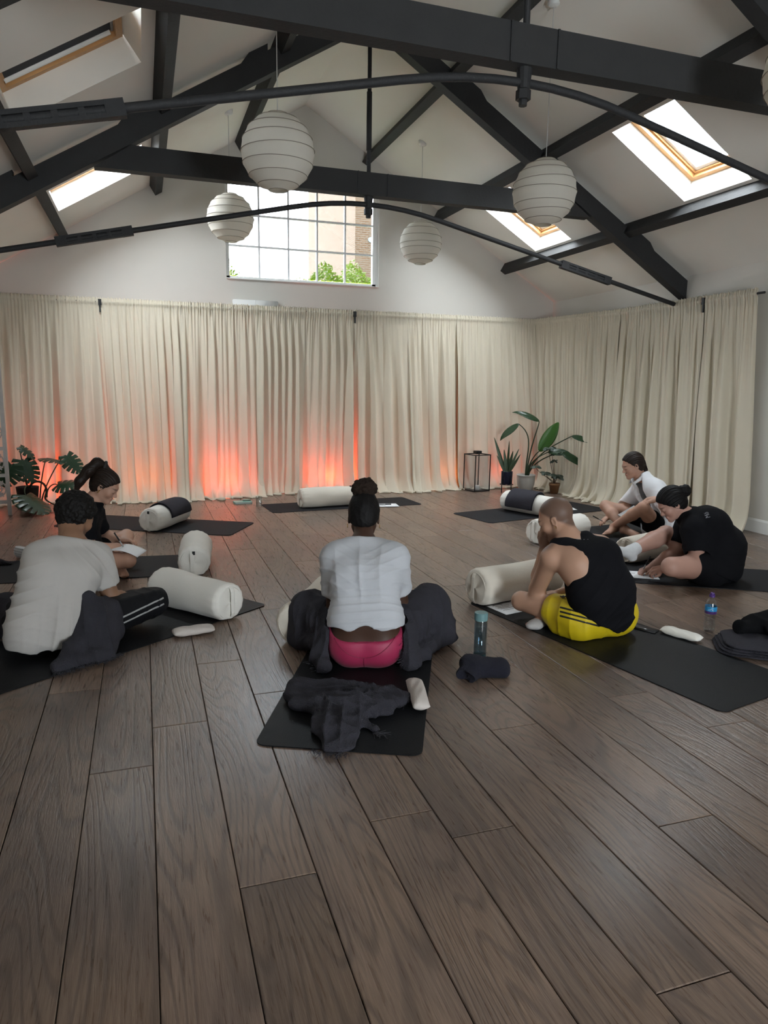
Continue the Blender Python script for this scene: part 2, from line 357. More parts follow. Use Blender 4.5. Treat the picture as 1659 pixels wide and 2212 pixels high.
# ---- skylights
M_BLIND = mat('charcoal_blackout_blind', (.03, .032, .038), .8)
M_ALU = mat('grey_aluminium', (.35, .35, .36), .4, metal=.8)
def skylight(n, s, y0, y1, label, blind=False):
    root = thing('window_%d' % n, label, 'skylight', (XC+s*(SKY_X[0]+SKY_X[1])/2, (y0+y1)/2, APEX-SL*(SKY_X[0]+SKY_X[1])/2), kind='structure')
    # local frame: a = down the slope, y = along room, n = outward
    a = Vector((s, 0, -SL)).normalized(); nn = Vector((s*SL, 0, 1)).normalized(); yv = Vector((0, 1, 0))
    M = Matrix(((a.x, yv.x, nn.x, 0), (a.y, yv.y, nn.y, 0), (a.z, yv.z, nn.z, 0), (0, 0, 0, 1)))
    la = (SKY_X[1]-SKY_X[0])*nl-.05; ly = y1-y0; h = .235
    def ring(name, m, wa, wy, t, z, hh):
        bm = NB()
        for sg in (-1, 1):
            box(bm, (sg*(wa/2-t/2), 0, z), (t, wy, hh), M=M); box(bm, (0, sg*(wy/2-t/2), z), (wa-2*t, t, hh), M=M)
        return link_mesh(name, bm, m, root)
    ring('outer_frame', M_PINE, la, ly, .05, h, .09)
    sash = ring('sash', M_PINE if blind else M_WHITE, la-.1, ly-.1, .055, h+.035, .05)
    ring('bead', M_PINE, la-.1, ly-.1, .02, h+.0, .02)
    bm = NB(); box(bm, (0, 0, h+.04), (la-.2, ly-.2, .012), M=M); link_mesh('pane', bm, M_PANE, root)
    bm = NB(); box(bm, (-la/2+.055, 0, h+.01), (.03, ly-.14, .05), M=M); link_mesh('ventilation_bar', bm, M_ALU, root)
    if blind:
        bm = NB(); box(bm, (.0, .05, h-.004), (la-.13, ly-.26, .006), M=M); bl = link_mesh('blackout_blind', bm, M_BLIND, root)
        bm = NB(); cyl(bm, M @ Vector((-la/2+.08, ly/2-.075, h-.012)), M @ Vector((la/2-.06, ly/2-.075, h-.012)), .018); link_mesh('blind_roller', bm, M_WHITE, bl)
        bm = NB(); box(bm, (0, -ly/2+.175, h-.006), (la-.12, .02, .02), M=M); link_mesh('blind_bar', bm, M_ALU, bl)
    return root
nW = 2
for s in (-1, 1):
    for i, (a, b) in enumerate(SKY_Y):
        side = 'left' if s < 0 else 'right'
        lb = ['pine framed skylight in the %s slope nearest the gridded window' % side, 'pine framed skylight in the %s slope between the two trusses%s' % (side, ', dark blind drawn' if s < 0 else ''), 'skylight overhead in the %s slope in front of the near truss' % side, 'skylight in the %s slope behind the viewer' % side][i]
        skylight(nW, s, a, b, lb, blind=(s < 0 and i == 1)); nW += 1

# ---- roof trusses
TT = .115
def truss(y, label):
    root = thing('roof_truss', label, 'roof truss', (XC, y, 0), group='grey roof trusses')
    CB0, CB1 = 3.145, 3.345
    for s in (-1, 1):
        bm = NB(); zb = lambda t: 2.395+.595*(3.71-t); zt_ = lambda t: zb(t)+.195
        prism(bm, [(s*0, zb(0)), (s*3.70, zb(3.70)), (s*3.70, zt_(3.70)), (s*0, zt_(0))], 0, TT); link_mesh('rafter', bm, M_BEAM, root)
        for t in (.85, 1.87, 2.92):    # purlin cleats: wedge blocks on the back of the rafter, below each purlin
            bm = NB(); hh = .105
            prism(bm, [(s*(t+.09), zt_(t+.09)-.01), (s*(t+.34), zt_(t+.34)-.01), (s*(t+.24), zt_(t+.24)+hh*.62), (s*(t+.09), zt_(t+.09)+hh)], .01, TT-.01); link_mesh('cleat', bm, M_BEAM, root)
    bm = NB(); xe = 2.395; prism(bm, [(-xe, CB0), (xe, CB0), (xe-.30, CB1), (-xe+.30, CB1)], -.004, TT-.004)
    link_mesh('collar_beam', bm, M_BEAM, root)
    for xs in (.17, -.12):
        bm = NB(); box(bm, (xs, -.008, (CB0+CB1)/2), (.012, .01, CB1-CB0)); link_mesh('strap', bm, M_IRON, root)
    # tie rod: rises from the feet to a bend under the collar
    pts = []
    for i in range(41):
        x = -3.62+7.24*i/40; a = abs(x); z = 3.075-.226*max(0, a-.35) if a > .7 else 3.075-.226*.35*(a/.7)**2
        pts.append((x, TT/2, z))
    bm = NB(); tube(bm, pts, .023, 10); link_mesh('tie_rod', bm, M_IRON, root, True)
    bm = NB(); cyl(bm, (0, TT/2, 2.965), (0, TT/2, 4.45), .019, seg=12); cyl(bm, (0, TT/2, 3.55), (0, TT/2, 4.05), .025, seg=12); link_mesh('king_rod', bm, M_IRON, root, True)
    bm = NB(); cyl(bm, (0, TT/2, 2.985), (0, TT/2, 3.035), .042, seg=6); cyl(bm, (0, TT/2, 3.04), (0, TT/2, 3.145), .034, .044, seg=12); cyl(bm, (0, TT/2, 2.955), (0, TT/2, 2.99), .024, seg=8)
    link_mesh('nut', bm, M_IRON, root)
    for s in (-1, 1):
        bm = NB(); d = Vector((s, 0, -.226)).normalized(); c0 = Vector((s*2.42, TT/2, 3.075-.226*2.07)); nz_ = Vector((s*.226, 0, 1)).normalized()
        Mx = Matrix(((d.x, 0, nz_.x, c0.x), (0, 1, 0, c0.y), (d.z, 0, nz_.z, c0.z), (0, 0, 0, 1)))
        for q in (-1, 1): box(bm, (0, 0, q*.028), (.56, .05, .022), M=Mx); box(bm, (q*.27, 0, 0), (.09, .055, .078), M=Mx)
        for q in (-.12, .0, .12): box(bm, (q, 0, 0), (.03, .045, .05), M=Mx)
        link_mesh('turnbuckle', bm, M_IRON, root)
    return root
truss(6.72, 'dark grey roof truss farther from the viewer, above the seated group')
truss(3.80, 'dark grey roof truss nearest the viewer, crossing the top of the picture')
for s in (-1, 1):
    side = 'left' if s < 0 else 'right'
    for t, nm in ((.85, 'uppermost'), (1.87, 'middle'), (2.92, 'lowest')):
        bm = NB(); z = APEX-SL*t; dd = .125; a = Vector((s, 0, -SL)).normalized(); nn = Vector((s*SL, 0, 1)).normalized(); c = Vector((XC+s*t, 0, z))
        q = [c-a*.045-nn*dd, c+a*.045-nn*dd, c+a*.045+nn*.02, c-a*.045+nn*.02]
        prism(bm, [(p.x, p.z) for p in q], YF, YB)
        tag(link_mesh('purlin', bm, M_BEAM), '%s long grey purlin under the %s roof slope' % (nm, side), 'beam', kind='structure')

# ---- small wall heater above the curtain
ac = thing('wall_heater', 'slim white wall unit peeping over the curtain below the window', 'heater', (1.42, YB, 2.30))
bm = NB(); box(bm, (0, -.03, 0), (.58, .055, .30), bev=.008); link_mesh('casing', bm, M_WHITE, ac, True)
bm = NB(); box(bm, (.0, -.0305, .0), (.003, .056, .3005)); link_mesh('seam', bm, mat('pale_grey_seam', (.5, .5, .5), .6), ac)

# ---- outside: brick house, pale building beyond the right skylights, garden
def brick_material():
    m = bpy.data.materials.new('buff_brickwork'); m.use_nodes = True; N = m.node_tree.nodes; L = m.node_tree.links; b = N['Principled BSDF']
    tc = N.new('ShaderNodeTexCoord'); mp = N.new('ShaderNodeMapping'); L.new(tc.outputs['UV'], mp.inputs['Vector'])
    br = N.new('ShaderNodeTexBrick'); br.inputs['Color1'].default_value = (.100, .050, .022, 1); br.inputs['Color2'].default_value = (.118, .070, .038, 1); br.inputs['Mortar'].default_value = (.15, .12, .09, 1)
    br.inputs['Scale'].default_value = 1.; br.inputs['Brick Width'].default_value = .225; br.inputs['Row Height'].default_value = .075; br.inputs['Mortar Size'].default_value = .01; br.inputs['Bias'].default_value = .1
    L.new(mp.outputs[0], br.inputs['Vector']); L.new(br.outputs['Color'], b.inputs['Base Color']); b.inputs['Roughness'].default_value = .9
    bp = N.new('ShaderNodeBump'); bp.inputs['Strength'].default_value = .6; bp.inputs['Distance'].default_value = .01; bp.invert = True; L.new(br.outputs['Fac'], bp.inputs['Height']); L.new(bp.outputs[0], b.inputs['Normal'])
    return m
def uv_box(name, lo, hi, m, parent=None):
    bm = NB(); box(bm, [(a+b)/2 for a, b in zip(lo, hi)], [b-a for a, b in zip(lo, hi)]); uv = bm.loops.layers.uv.new('UVMap')
    bm.normal_update()
    for f in bm.faces:
        for l in f.loops:
            c = l.vert.co; n = f.normal
            l[uv].uv = (c.x, c.z) if abs(n.y) > .5 else ((c.y, c.z) if abs(n.x) > .5 else (c.x, c.y))
    return link_mesh(name, bm, m, parent)
M_BRICK = brick_material()
hs = thing('brick_house', 'buff brick building outside the gridded window', 'building', (7.53, 26, 0))
uv_box('brick_wall', (0, 0, 0), (12, 7.74, 20), M_BRICK, hs)
bm = NB(); cyl(bm, (.58, -.04, 6.62), (.58, .04, 6.62), .09, seg=20); link_mesh('wall_plate', bm, mat('blue_grey_metal', (.25, .36, .45), .4), hs)
bm = NB(); box(bm, (4, 22, -.05), (50, 24.5, .1)); tag(link_mesh('garden_ground', bm, mat('garden_soil', (.2, .2, .12), .9)), 'garden ground outside the window', 'ground', kind='structure')
pb = thing('slate_building', 'slate-hung building with white windows seen through the right skylight', 'building', (12.0, 12.0, 0), kind='structure')
uv_box('rendered_wall', (0, -11, 0), (3, 11, 12.5), mat('blue_slate_hanging', (.050, .056, .062), .7, .35, 3., .3, 30), pb)  # pale wall given a dark colour so it does not burn out
for i, y in enumerate((-6.5, -3.2, .1, 3.4, 6.7)):
    for z in (4.2, 7.0, 9.8):
        fr = uv_box('house_window', (-.06, y, z), (.02, y+1.5, z+1.7), mat('white_upvc', (.12, .12, .12), .5), pb)
        for k in range(2):
            uv_box('pane', (-.08, y+.09+k*.68, z+.09), (-.05, y+.09+k*.68+.62, z+1.6), mat('grey_reflecting_pane', (.03, .034, .04), .3), fr)
M_LEAFG = mat('bright_garden_leaf', (.17, .25, .015), .5, .5, 3., trans=.4)
def shrub(cx, cy, w_, h_, zc, n, label, seed):
    r = random.Random(seed); V = []; F = []
    for i in range(n):
        while 1:
            p = Vector((r.uniform(-1, 1), r.uniform(-1, 1), r.uniform(-1, 1)))
            if p.length < 1 and r.random() < p.length+.25: break
        p = Vector((cx+p.x*w_, cy+p.y*.5, zc+p.z*h_*(1+.3*math.sin(p.x*7+seed)))); d = Vector((r.gauss(0, 1), r.gauss(0, 1), r.gauss(0, .7))).normalized(); e = d.orthogonal().normalized(); e.rotate(Matrix.Rotation(r.uniform(0, 6), 3, d)); l = r.uniform(.018, .042)
        b0 = len(V); V += [p-d*l, p+e*l*.45+d*l*.1, p+d*l, p-e*l*.45+d*l*.1]; F.append((b0, b0+1, b0+2, b0+3))
    me = bpy.data.meshes.new('foliage'); me.from_pydata([tuple(v) for v in V], [], F); t = thing('garden_shrub', label, 'shrub', (0, 0, 0), group='shrubs outside the window'); link_mesh('foliage', me, M_LEAFG, t)
    for q in range(3):
        bm = NB(); tube(bm, [(cx+(q-1)*.1, cy, 0), (cx+(q-1)*.25*w_, cy, zc)], [.03, .012], 6); link_mesh('stem', bm, mat('brown_stem', (.12, .08, .05), .8), t)
shrub(1.18, 11.2, .36, .5, 2.72, 2200, 'small leafy shrub outside the left corner of the window', 1)
shrub(2.62, 10.6, .55, .40, 2.66, 4200, 'bright green shrub outside the middle of the window', 2)
shrub(3.45, 11.7, .62, .45, 2.83, 4200, 'bright green shrub in front of the brick corner', 3)
# ================================================================ curtains and what hangs
M_CURT = mat('cream_calico', (.88, .81, .67), .85, .07, 5., .08, 220, sheen=.1, trans=.34)
M_ROD = mat('black_steel', (.012, .012, .013), .45)
def smooth01(x): x = np.clip(x, 0, 1); return x*x*(3-2*x)
def curtain(label, t0, t1, b0, b1, nrm, seed, lean=0., puddle=.12, group=None, ztop=2.345):
    """t0,t1: ends on the rail (x,y); b0,b1: ends of the hem on the floor; nrm: unit vector into the room"""
    rg = np.random.RandomState(seed); t0, t1, b0, b1, nrm = map(np.array, (t0, t1, b0, b1, nrm))
    wd = np.linalg.norm(t1-t0); nu = int(max(60, wd*150)); 
    zs = np.concatenate([np.linspace(ztop+.035, ztop-.06, 8), np.linspace(ztop-.06, .35, 26)[1:], np.linspace(.35, .0, 16)[1:]])
    u = np.linspace(0, 1, nu)
    def wave(fpm, n, amp_j=.35):
        w_ = np.zeros(nu)
        for k in range(n):
            f = fpm*wd*rg.uniform(.7, 1.35); w_ += rg.uniform(1-amp_j, 1+amp_j)*np.sin(2*PI*f*u+rg.uniform(0, 6.3)+rg.uniform(.3, .9)*np.sin(2*PI*u*rg.uniform(.6, 1.8)*wd+rg.uniform(0, 6)))
        return w_/n
    fine = wave(26, 2); mid = wave(9.5, 2); big = wave(4.4, 2); sway = wave(2.1, 2); ruff = wave(42, 2)
    hemw = wave(7.5, 3)
    rows = []; tv = (ztop-zs)/ztop
    along = (t1-t0)/wd
    for j, z in enumerate(zs):
        t = np.clip(tv[j], 0, 1); g = t**1.15
        base = (t0[None]*(1-u)[:, None]+t1[None]*u[:, None])*(1-g)+(b0[None]*(1-u)[:, None]+b1[None]*u[:, None])*g
        a_f = .014*np.exp(-t*5); a_m = .032*smooth01(t*4)*(1-.45*t); a_b = .055*smooth01(t*1.6); a_s = .05*t*t
        off = a_f*fine+a_m*mid+a_b*big+a_s*sway
        if z > ztop-.065:
            q = abs(z-(ztop-.012)); pinch = np.clip(q/.03, .25, 1.); off = .017*pinch*(.6*fine+.9*ruff)+.018*np.exp(-((z-(ztop-.012))/.022)**2)
        zz = np.full(nu, z)
        if z > ztop: zz = zz+.012*ruff+.006*fine
        slide = .02*mid*smooth01(t*3)+lean*t
        if z < .35:                                   # breaks and pools on the floor
            s = (.35-z)/.35; off = off+puddle*s**3*(1+.7*hemw)+.02*s*np.sin(2*PI*u*wd*8+seed); zz = np.maximum(.004, z*(1-.25*s*(.5+.5*hemw)))+.03*s**4*np.clip(hemw, 0, 1)*(1-s**12)
            if z == 0: zz = np.full(nu, .003)
            slide = slide+.03*s*hemw
        p = base+nrm[None]*off[:, None]+along[None]*slide[:, None]
        rows.append(np.concatenate([p, zz[:, None]], 1))
    pool = wave(6, 3); crk = wave(13, 2)                       # spare length lying in soft ripples on the floor
    for e in (1, 2, 3, 4):
        p = rows[-1].copy(); g = .016*(1+.8*pool)*(1.2 if e < 4 else .5); p[:, :2] += nrm[None]*g[:, None]+along[None]*(.006*crk)[:, None]; p[:, 2] = .004+(.020*np.clip(.4+pool+.5*crk, 0, 1.4) if e in (2, 3) else .004*e*(e < 4)); rows.append(p)
    P = np.stack(rows, 1); org = np.array([*((t0+t1)/2), 0.])
    me = grid_mesh('curtain', P-org); o = link_mesh('curtain', me, M_CURT, smooth=True, loc=tuple(org)); md = o.modifiers.new('thickness', 'SOLIDIFY'); md.thickness = .0025
    return tag(o, label, 'curtain', group or 'cream curtains round the room')
RY = 9.40
tops = [-1.58, -1.02, -.44, .47, 1.42, 2.02, 2.72, 3.45, 4.2, 5.47]
bots = [(-1.56, 8.95), (-1.08, 9.05), (-.36, 8.86), (.42, 8.84), (1.33, 9.02), (1.90, 9.18), (2.62, 9.12), (3.40, 8.86), (4.10, 9.0), (5.50, 8.94)]
nms = ['leftmost cream curtain panel behind the carved screen', 'cream curtain panel behind the monstera and ponytailed woman', 'broad cream curtain panel to the left below the wall shade, orange glow at its hem', 'cream curtain panel with a wide red glow left of the notebook', 'plain cream curtain panel between two red glows', 'cream curtain panel with red glow behind the centre bolster', 'cream curtain panel right of the black bracket below the window', 'cream curtain panel left of the floor lantern', 'cream curtain panel behind the lantern and potted plants']
for i in range(9):
    ov = .07 if i in (0, 2, 3, 4, 6, 7) else .02
    curtain(nms[i], (tops[i]+.004, RY+.006*(i % 2)), (tops[i+1]-.004+ov*.5, RY+.006*(i % 2)), (bots[i][0]-.01, bots[i][1]+.012*(i % 2)), (bots[i+1][0]+ov, bots[i+1][1]+.012*(i % 2)), (0, -1), 20+i, puddle=.13 if i in (2, 3, 6) else .09)
RX = 5.70
curtain('cream side curtain nearest the corner, behind the tall plant', (RX-.24, 9.39), (RX, 7.75), (5.36, 8.86), (5.40, 7.35), (-1, 0), 41, puddle=.10)
curtain('cream side curtain behind the woman in the white shirt', (RX, 7.74), (RX, 6.33), (5.41, 7.34), (5.56, 6.05), (-1, 0), 42, puddle=.10)
curtain('cream side curtain at the right edge ending above the skirting', (RX, 6.31), (RX, 5.63), (5.56, 6.04), (5.64, 5.42), (-1, 0), 43, puddle=.07)
for nm, a, b, br, lb in (('curtain_rail', (-1.6, RY), (5.44, RY), [(-.44, RY), (2.72, RY)], 'black curtain rail across the end wall'), ('curtain_rail', (RX, 9.2), (RX, 5.55), [(RX, 6.32)], 'black curtain rail along the right wall')):
    t = thing(nm, lb, 'curtain rail', (a[0], a[1], 2.333))
    bm = NB(); cyl(bm, (0, 0, 0), (b[0]-a[0], b[1]-a[1], 0), .011); link_mesh('rail', bm, M_ROD, t, True)
    for (x, y) in br:
        bm = NB(); side = (a[0] == b[0]); n = Vector((-1, 0, 0)) if side else Vector((0, -1, 0)); c = Vector((x-a[0], y-a[1], 0))
        box(bm, c+n*.02+Vector((0, 0, -.005)), (.035, .035, .07)); box(bm, c+n*.022+Vector((0, 0, -.07)), (.018, .02, .1)); box(bm, c-n*.05, (.02 if not side else .1, .1 if not side else .02, .02)); link_mesh('bracket', bm, M_ROD, t)

# ---- red uplighters standing behind the curtains
M_LAMP = mat('black_lamp_plastic', (.02, .02, .02), .5)
def lens_mat(nm, c, st):
    m = bpy.data.materials.new(nm); m.use_nodes = True; b = m.node_tree.nodes['Principled BSDF']; b.inputs['Emission Color'].default_value = (*c, 1); b.inputs['Emission Strength'].default_value = st; b.inputs['Base Color'].default_value = (*c, 1); return m
RED = (1., .10, .045); ORG = (1., .26, .03)
def uplight(x, y, power, colr, label):
    t = thing('uplighter', label, 'uplighter', (x, y, 0), group='red uplighters behind the curtains')
    bm = NB(); lathe(bm, [(0, 0), (.055, 0), (.06, .01), (.06, .10), (.052, .11), (.05, .095), (0, .095)], 20); link_mesh('housing', bm, M_LAMP, t, True)
    bm = NB(); lathe(bm, [(0, .098), (.045, .098), (.045, .101), (0, .103)], 20); link_mesh('lens', bm, lens_mat('lit_lens_'+('red' if colr is RED else 'orange'), colr, 4.), t, True)
    d = bpy.data.lights.new('uplighter_lamp', 'POINT'); d.color = colr; d.energy = power; d.shadow_soft_size = .05; o = bpy.data.objects.new('uplighter_lamp', d); COL.objects.link(o); o.parent = t; o.location = (0, -.02, .17)
uplight(-1.12, 9.25, 11, RED, 'red uplighter behind the curtain by the monstera')
uplight(.02, 9.22, 6, ORG, 'orange uplighter behind the broad left curtain')
uplight(.92, 9.24, 17, RED, 'red uplighter behind the curtain left of the notebook')
uplight(2.33, 9.30, 16, RED, 'red uplighter behind the curtain at the centre bolster')
uplight(4.02, 9.24, 3.0, ORG, 'orange uplighter behind the floor lantern')
uplight(4.86, 9.2, 4, RED, 'red uplighter behind the potted plants')

# ---- paper lanterns
M_PAPER = mat('white_paper', (.80, .76, .68), .85, .06, 14., .25, 30, trans=.30)
M_RIB = mat('brown_bamboo_rib', (.26, .22, .17), .8)
M_CORD = mat('white_cord', (.55, .54, .52), .6)
def lantern(x, y, z, label, seed, r=.25):
    rg = np.random.RandomState(seed)
    t = thing('paper_lantern', label, 'pendant lamp', (x, y, z), rz=rg.uniform(0, 6), group='round paper pendant lanterns')
    nu, nv = 72, 41; th = np.linspace(0, 2*PI, nu, endpoint=False); ph = np.linspace(.30, PI-.26, nv)
    rib = np.linspace(.30, PI-.26, 9); jit = rg.uniform(-.05, .05, 9); tl = rg.uniform(-.04, .04, 9); tp = rg.uniform(0, 6, 9); P = np.zeros((nu, nv, 3))
    ph_dev = .035*np.sin(th)[:, None]*np.sin(ph)[None]
    d = np.abs(((ph[None]-.30+ph_dev)/(rib[1]-rib[0])) % 1 - .5)*2          # 1 at ribs, 0 between
    rr = r*(1-.022*(1-d**2)-.008*np.sin(th*12)[:, None]**2*(1-d))
    P[..., 0] = rr*np.sin(ph)[None]*np.cos(th)[:, None]; P[..., 1] = rr*np.sin(ph)[None]*np.sin(th)[:, None]; P[..., 2] = rr*np.cos(ph)[None]
    sh = link_mesh('shade', grid_mesh('shade', P, True), M_PAPER, t, True)
    for k in range(9):
        a = rib[k]+jit[k]*(0 < k < 8); bm = NB(); n = 48
        pts = []
        for i in range(n+1):
            q = 2*PI*i/n; p_ = a+tl[k]*math.sin(q+tp[k])*(0 < k < 8); pts.append((r*1.003*math.sin(p_)*math.cos(q), r*1.003*math.sin(p_)*math.sin(q), r*1.003*math.cos(p_)))
        tube(bm, pts, .0022, 5, False); link_mesh('rib', bm, M_RIB, sh, True)
    top = ceil_z(x)-z
    bm = NB(); tube(bm, [(0, 0, .12), (0, 0, top)], .0032, 6); link_mesh('cord', bm, M_CORD, t)
    bm = NB(); cyl(bm, (0, 0, .05), (0, 0, .14), .02); link_mesh('bulb_holder', bm, M_WHITE, t, True)
    bm = NB(); lathe(bm, [(0, -.035), (.03, -.033), (.048, -.015), (.05, .03), (0, .03)], 24, (0, 0, top)); link_mesh('ceiling_rose', bm, M_WHITE, t, True)
    return t
lantern(.94, 5.15, 2.948, 'big round paper lantern hanging left of centre in front of the far truss', 1)
lantern(.967, 8.13, 3.137, 'round paper lantern hanging in front of the left edge of the gridded window', 2)
lantern(3.215, 8.30, 3.08, 'smallest-looking paper lantern hanging just right of the gridded window', 3)
lantern(3.07, 5.25, 2.916, 'round paper lantern overlapping the right rafter of the far truss', 4)
lantern(3.27, 3.0, 2.985, 'paper lantern cut off by the right picture edge near the top', 5)

# ================================================================ mats, bolsters, small things on the floor
M_MAT = mat('black_rubber_mat', (.011, .0115, .013), .5, .35, 5., .15, 160, spec=.12)
M_MAT2 = mat('dark_grey_rubber_mat', (.016, .016, .019), .7, .3, 5., .15, 160, spec=.15)
def yoga_mat(x, y, deg, label, ln=1.83, wd=.66, m=None):
    bm = NB(); r = .045; pts = []
    for cx, cy, a0 in ((ln/2-r, wd/2-r, 0), (-ln/2+r, wd/2-r, 90), (-ln/2+r, -wd/2+r, 180), (ln/2-r, -wd/2+r, 270)):
        for k in range(7): a = math.radians(a0+k*15); pts.append((cx+r*math.cos(a), cy+r*math.sin(a)))
    n = len(pts); A = [bm.verts.new((p[0], p[1], .0004)) for p in pts]; B = [bm.verts.new((p[0], p[1], .0042)) for p in pts]; Cc = [bm.verts.new((p[0]*(1-.002/ln), p[1]*(1-.004/wd), .0048)) for p in pts]
    bm.faces.new(A[::-1]); bm.faces.new(Cc)
    for a_, b_ in ((A, B), (B, Cc)):
        for i in range(n): bm.faces.new((a_[i], a_[(i+1) % n], b_[(i+1) % n], b_[i]))
    o = link_mesh('yoga_mat', bm, m or M_MAT, loc=(x, y, .0006), rot=(0, 0, math.radians(deg)))
    return tag(o, label, 'yoga mat', 'black yoga mats set out in a ring')
MT = .0056
yoga_mat(1.035, 3.30, 65.5, 'black yoga mat under the woman in pink leggings')
yoga_mat(2.487, 3.25, 102.4, 'long black yoga mat under the man in yellow shorts')
yoga_mat(-.236, 4.116, 35.6, 'black yoga mat under the curly-haired man')
yoga_mat(-.51, 5.66, -5.4, 'black yoga mat under the ponytailed woman', m=M_MAT2)
yoga_mat(.067, 7.307, -28.5, 'empty dark mat under the bolster with a draped blanket, left back', m=M_MAT2)
yoga_mat(2.19, 8.03, 4.5, 'empty dark mat before the curtain holding a plain bolster', m=M_MAT2, wd=.58)
yoga_mat(4.19, 7.05, 13, 'empty dark mat near the potted plants, right back', m=M_MAT2)
yoga_mat(4.41, 5.78, 9.8, 'dark mat under the woman in the white shirt', m=M_MAT2)
yoga_mat(4.08, 4.14, -30, 'dark mat under the woman in the black tee', m=M_MAT2)

M_BOL = mat('natural_cotton_bolster', (.70, .64, .55), .85, .08, 6., .15, 140, sheen=.1)
M_BOLW = mat('pale_cotton_bolster', (.80, .77, .71), .85, .06, 6., .15, 140, sheen=.1)
M_TAG = mat('black_woven_tag', (.01, .01, .01), .7)
def bolster(x, y, deg, label, ln=.64, r=.118, m=None, seed=1, tag_at=None, z0=MT):
    rg = np.random.RandomState(seed); m = m or M_BOL
    t = thing('bolster', label, 'bolster', (x, y, z0), math.radians(deg), group='cotton yoga bolsters')
    # profile of the cylinder: flat ends, tight rounded shoulders
    prof = [(-ln/2+.002, 0.0), (-ln/2, r*.4), (-ln/2, r*.72)]+[(-ln/2+.035-.035*math.cos(a), r*.74+r*.26*math.sin(a)) for a in [PI/2*k/7 for k in range(8)]]
    mid = [(-ln/2+.035+(ln-.07)*i/26, r) for i in range(1, 26)]; full = prof+mid+[(-a, b) for a, b in prof[::-1]]
    nu = 64; th = np.linspace(0, 2*PI, nu, endpoint=False); P = np.zeros((nu, len(full), 3)); ph = rg.uniform(0, 6, 8)
    for j, (ax, rad) in enumerate(full):
        e = min(1, max(0, (abs(ax)-(ln/2-.11))/.11)); pl = .0022*e*np.sin(th*15+ph[0]+.7*np.sin(th*3+ph[1]))*(rad > r*.73)
        lump = .005*np.sin(ax*8+ph[2]+1.2*np.sin(th+ph[3]))*np.cos(th*2+ph[4])+.003*np.sin(ax*19+ph[5]+th)*np.sin(th*3+ph[6])*(1-e)
        rr = rad+(pl+lump)*(rad/r)
        zc = rr*np.sin(th); zc = np.where(zc < -r*.80, -r*.80+(zc+r*.80)*.3, zc)        # settles flat on the floor
        P[:, j] = np.stack([np.full(nu, ax)+.006*np.sin(th*2+ph[7])*np.sign(ax)*(rad < r*.9), rr*np.cos(th)*1.02, zc+r*.80+r*.20*.3+.004], 1)
    b = link_mesh('cover', grid_mesh('cover', P, True), m, t, True); zc0 = r*.80+r*.20*.3+.004
    for s in (-1, 1):
        bm = NB(); tube(bm, [(s*(ln/2-.003), r*.80*math.cos(q), zc0+r*.80*math.sin(q)) for q in [2*PI*i/36 for i in range(37)]], .003, 6, False); link_mesh('piping', bm, m, t, True)
        bm = NB(); n = 12; pts = [(s*(ln/2+.010-.030*max(0, abs(i/(n-1)-.5)*2-.75)*3), .012, zc0-r*.86+1.72*r*i/(n-1)) for i in range(n)]; tube(bm, pts, [(.016, .0025)]*n, 8); st = link_mesh('handle_strap', bm, m, t)
    if tag_at: 
        sx, yy, zz, = tag_at; bm = NB(); box(bm, (sx, yy, zc0+zz), (.004 if abs(sx) > ln/2-.02 else .02, .02 if abs(sx) > ln/2-.02 else .004, .026)); link_mesh('tag', bm, M_TAG, t)
    return t
bolster(.25, 4.40, -53, 'cream bolster lying by the curly-haired man\'s knee', seed=1, m=M_BOLW)
bolster(.333, 5.52, 84.3, 'pale bolster pointing at the viewer at the end of the ponytailed woman\'s mat', seed=2, m=M_BOLW, tag_at=(-.33, .0, .07))
bolster(.166, 7.206, 59.8, 'cream bolster under the draped charcoal blanket, left back', seed=3, m=M_BOLW, tag_at=(-.33, .0, .08))
bolster(.90, 3.90, 58, 'beige bolster tucked beside the left knee of the woman in pink leggings', seed=4, r=.122)
bolster(1.97, 7.95, 7, 'beige bolster lying lengthwise on the mat before the curtain', seed=5, tag_at=(.30, -.02, .112))
bolster(4.07, 6.95, -66, 'white bolster under the folded charcoal blanket, right back', seed=6, m=M_BOLW, ln=.66)
bolster(2.32, 4.09, 12.4, 'beige bolster with a small black tag before the man in yellow shorts', seed=7, r=.125, ln=.68, tag_at=(-.16, -.118, .03))
bolster(3.62, 5.62, 15, 'white bolster mostly hidden behind the shaven-headed man', seed=8, m=M_BOLW)
bolster(3.95, 4.78, 14, 'cream bolster under the stretched leg of the woman in black', seed=9, r=.112, ln=.6)

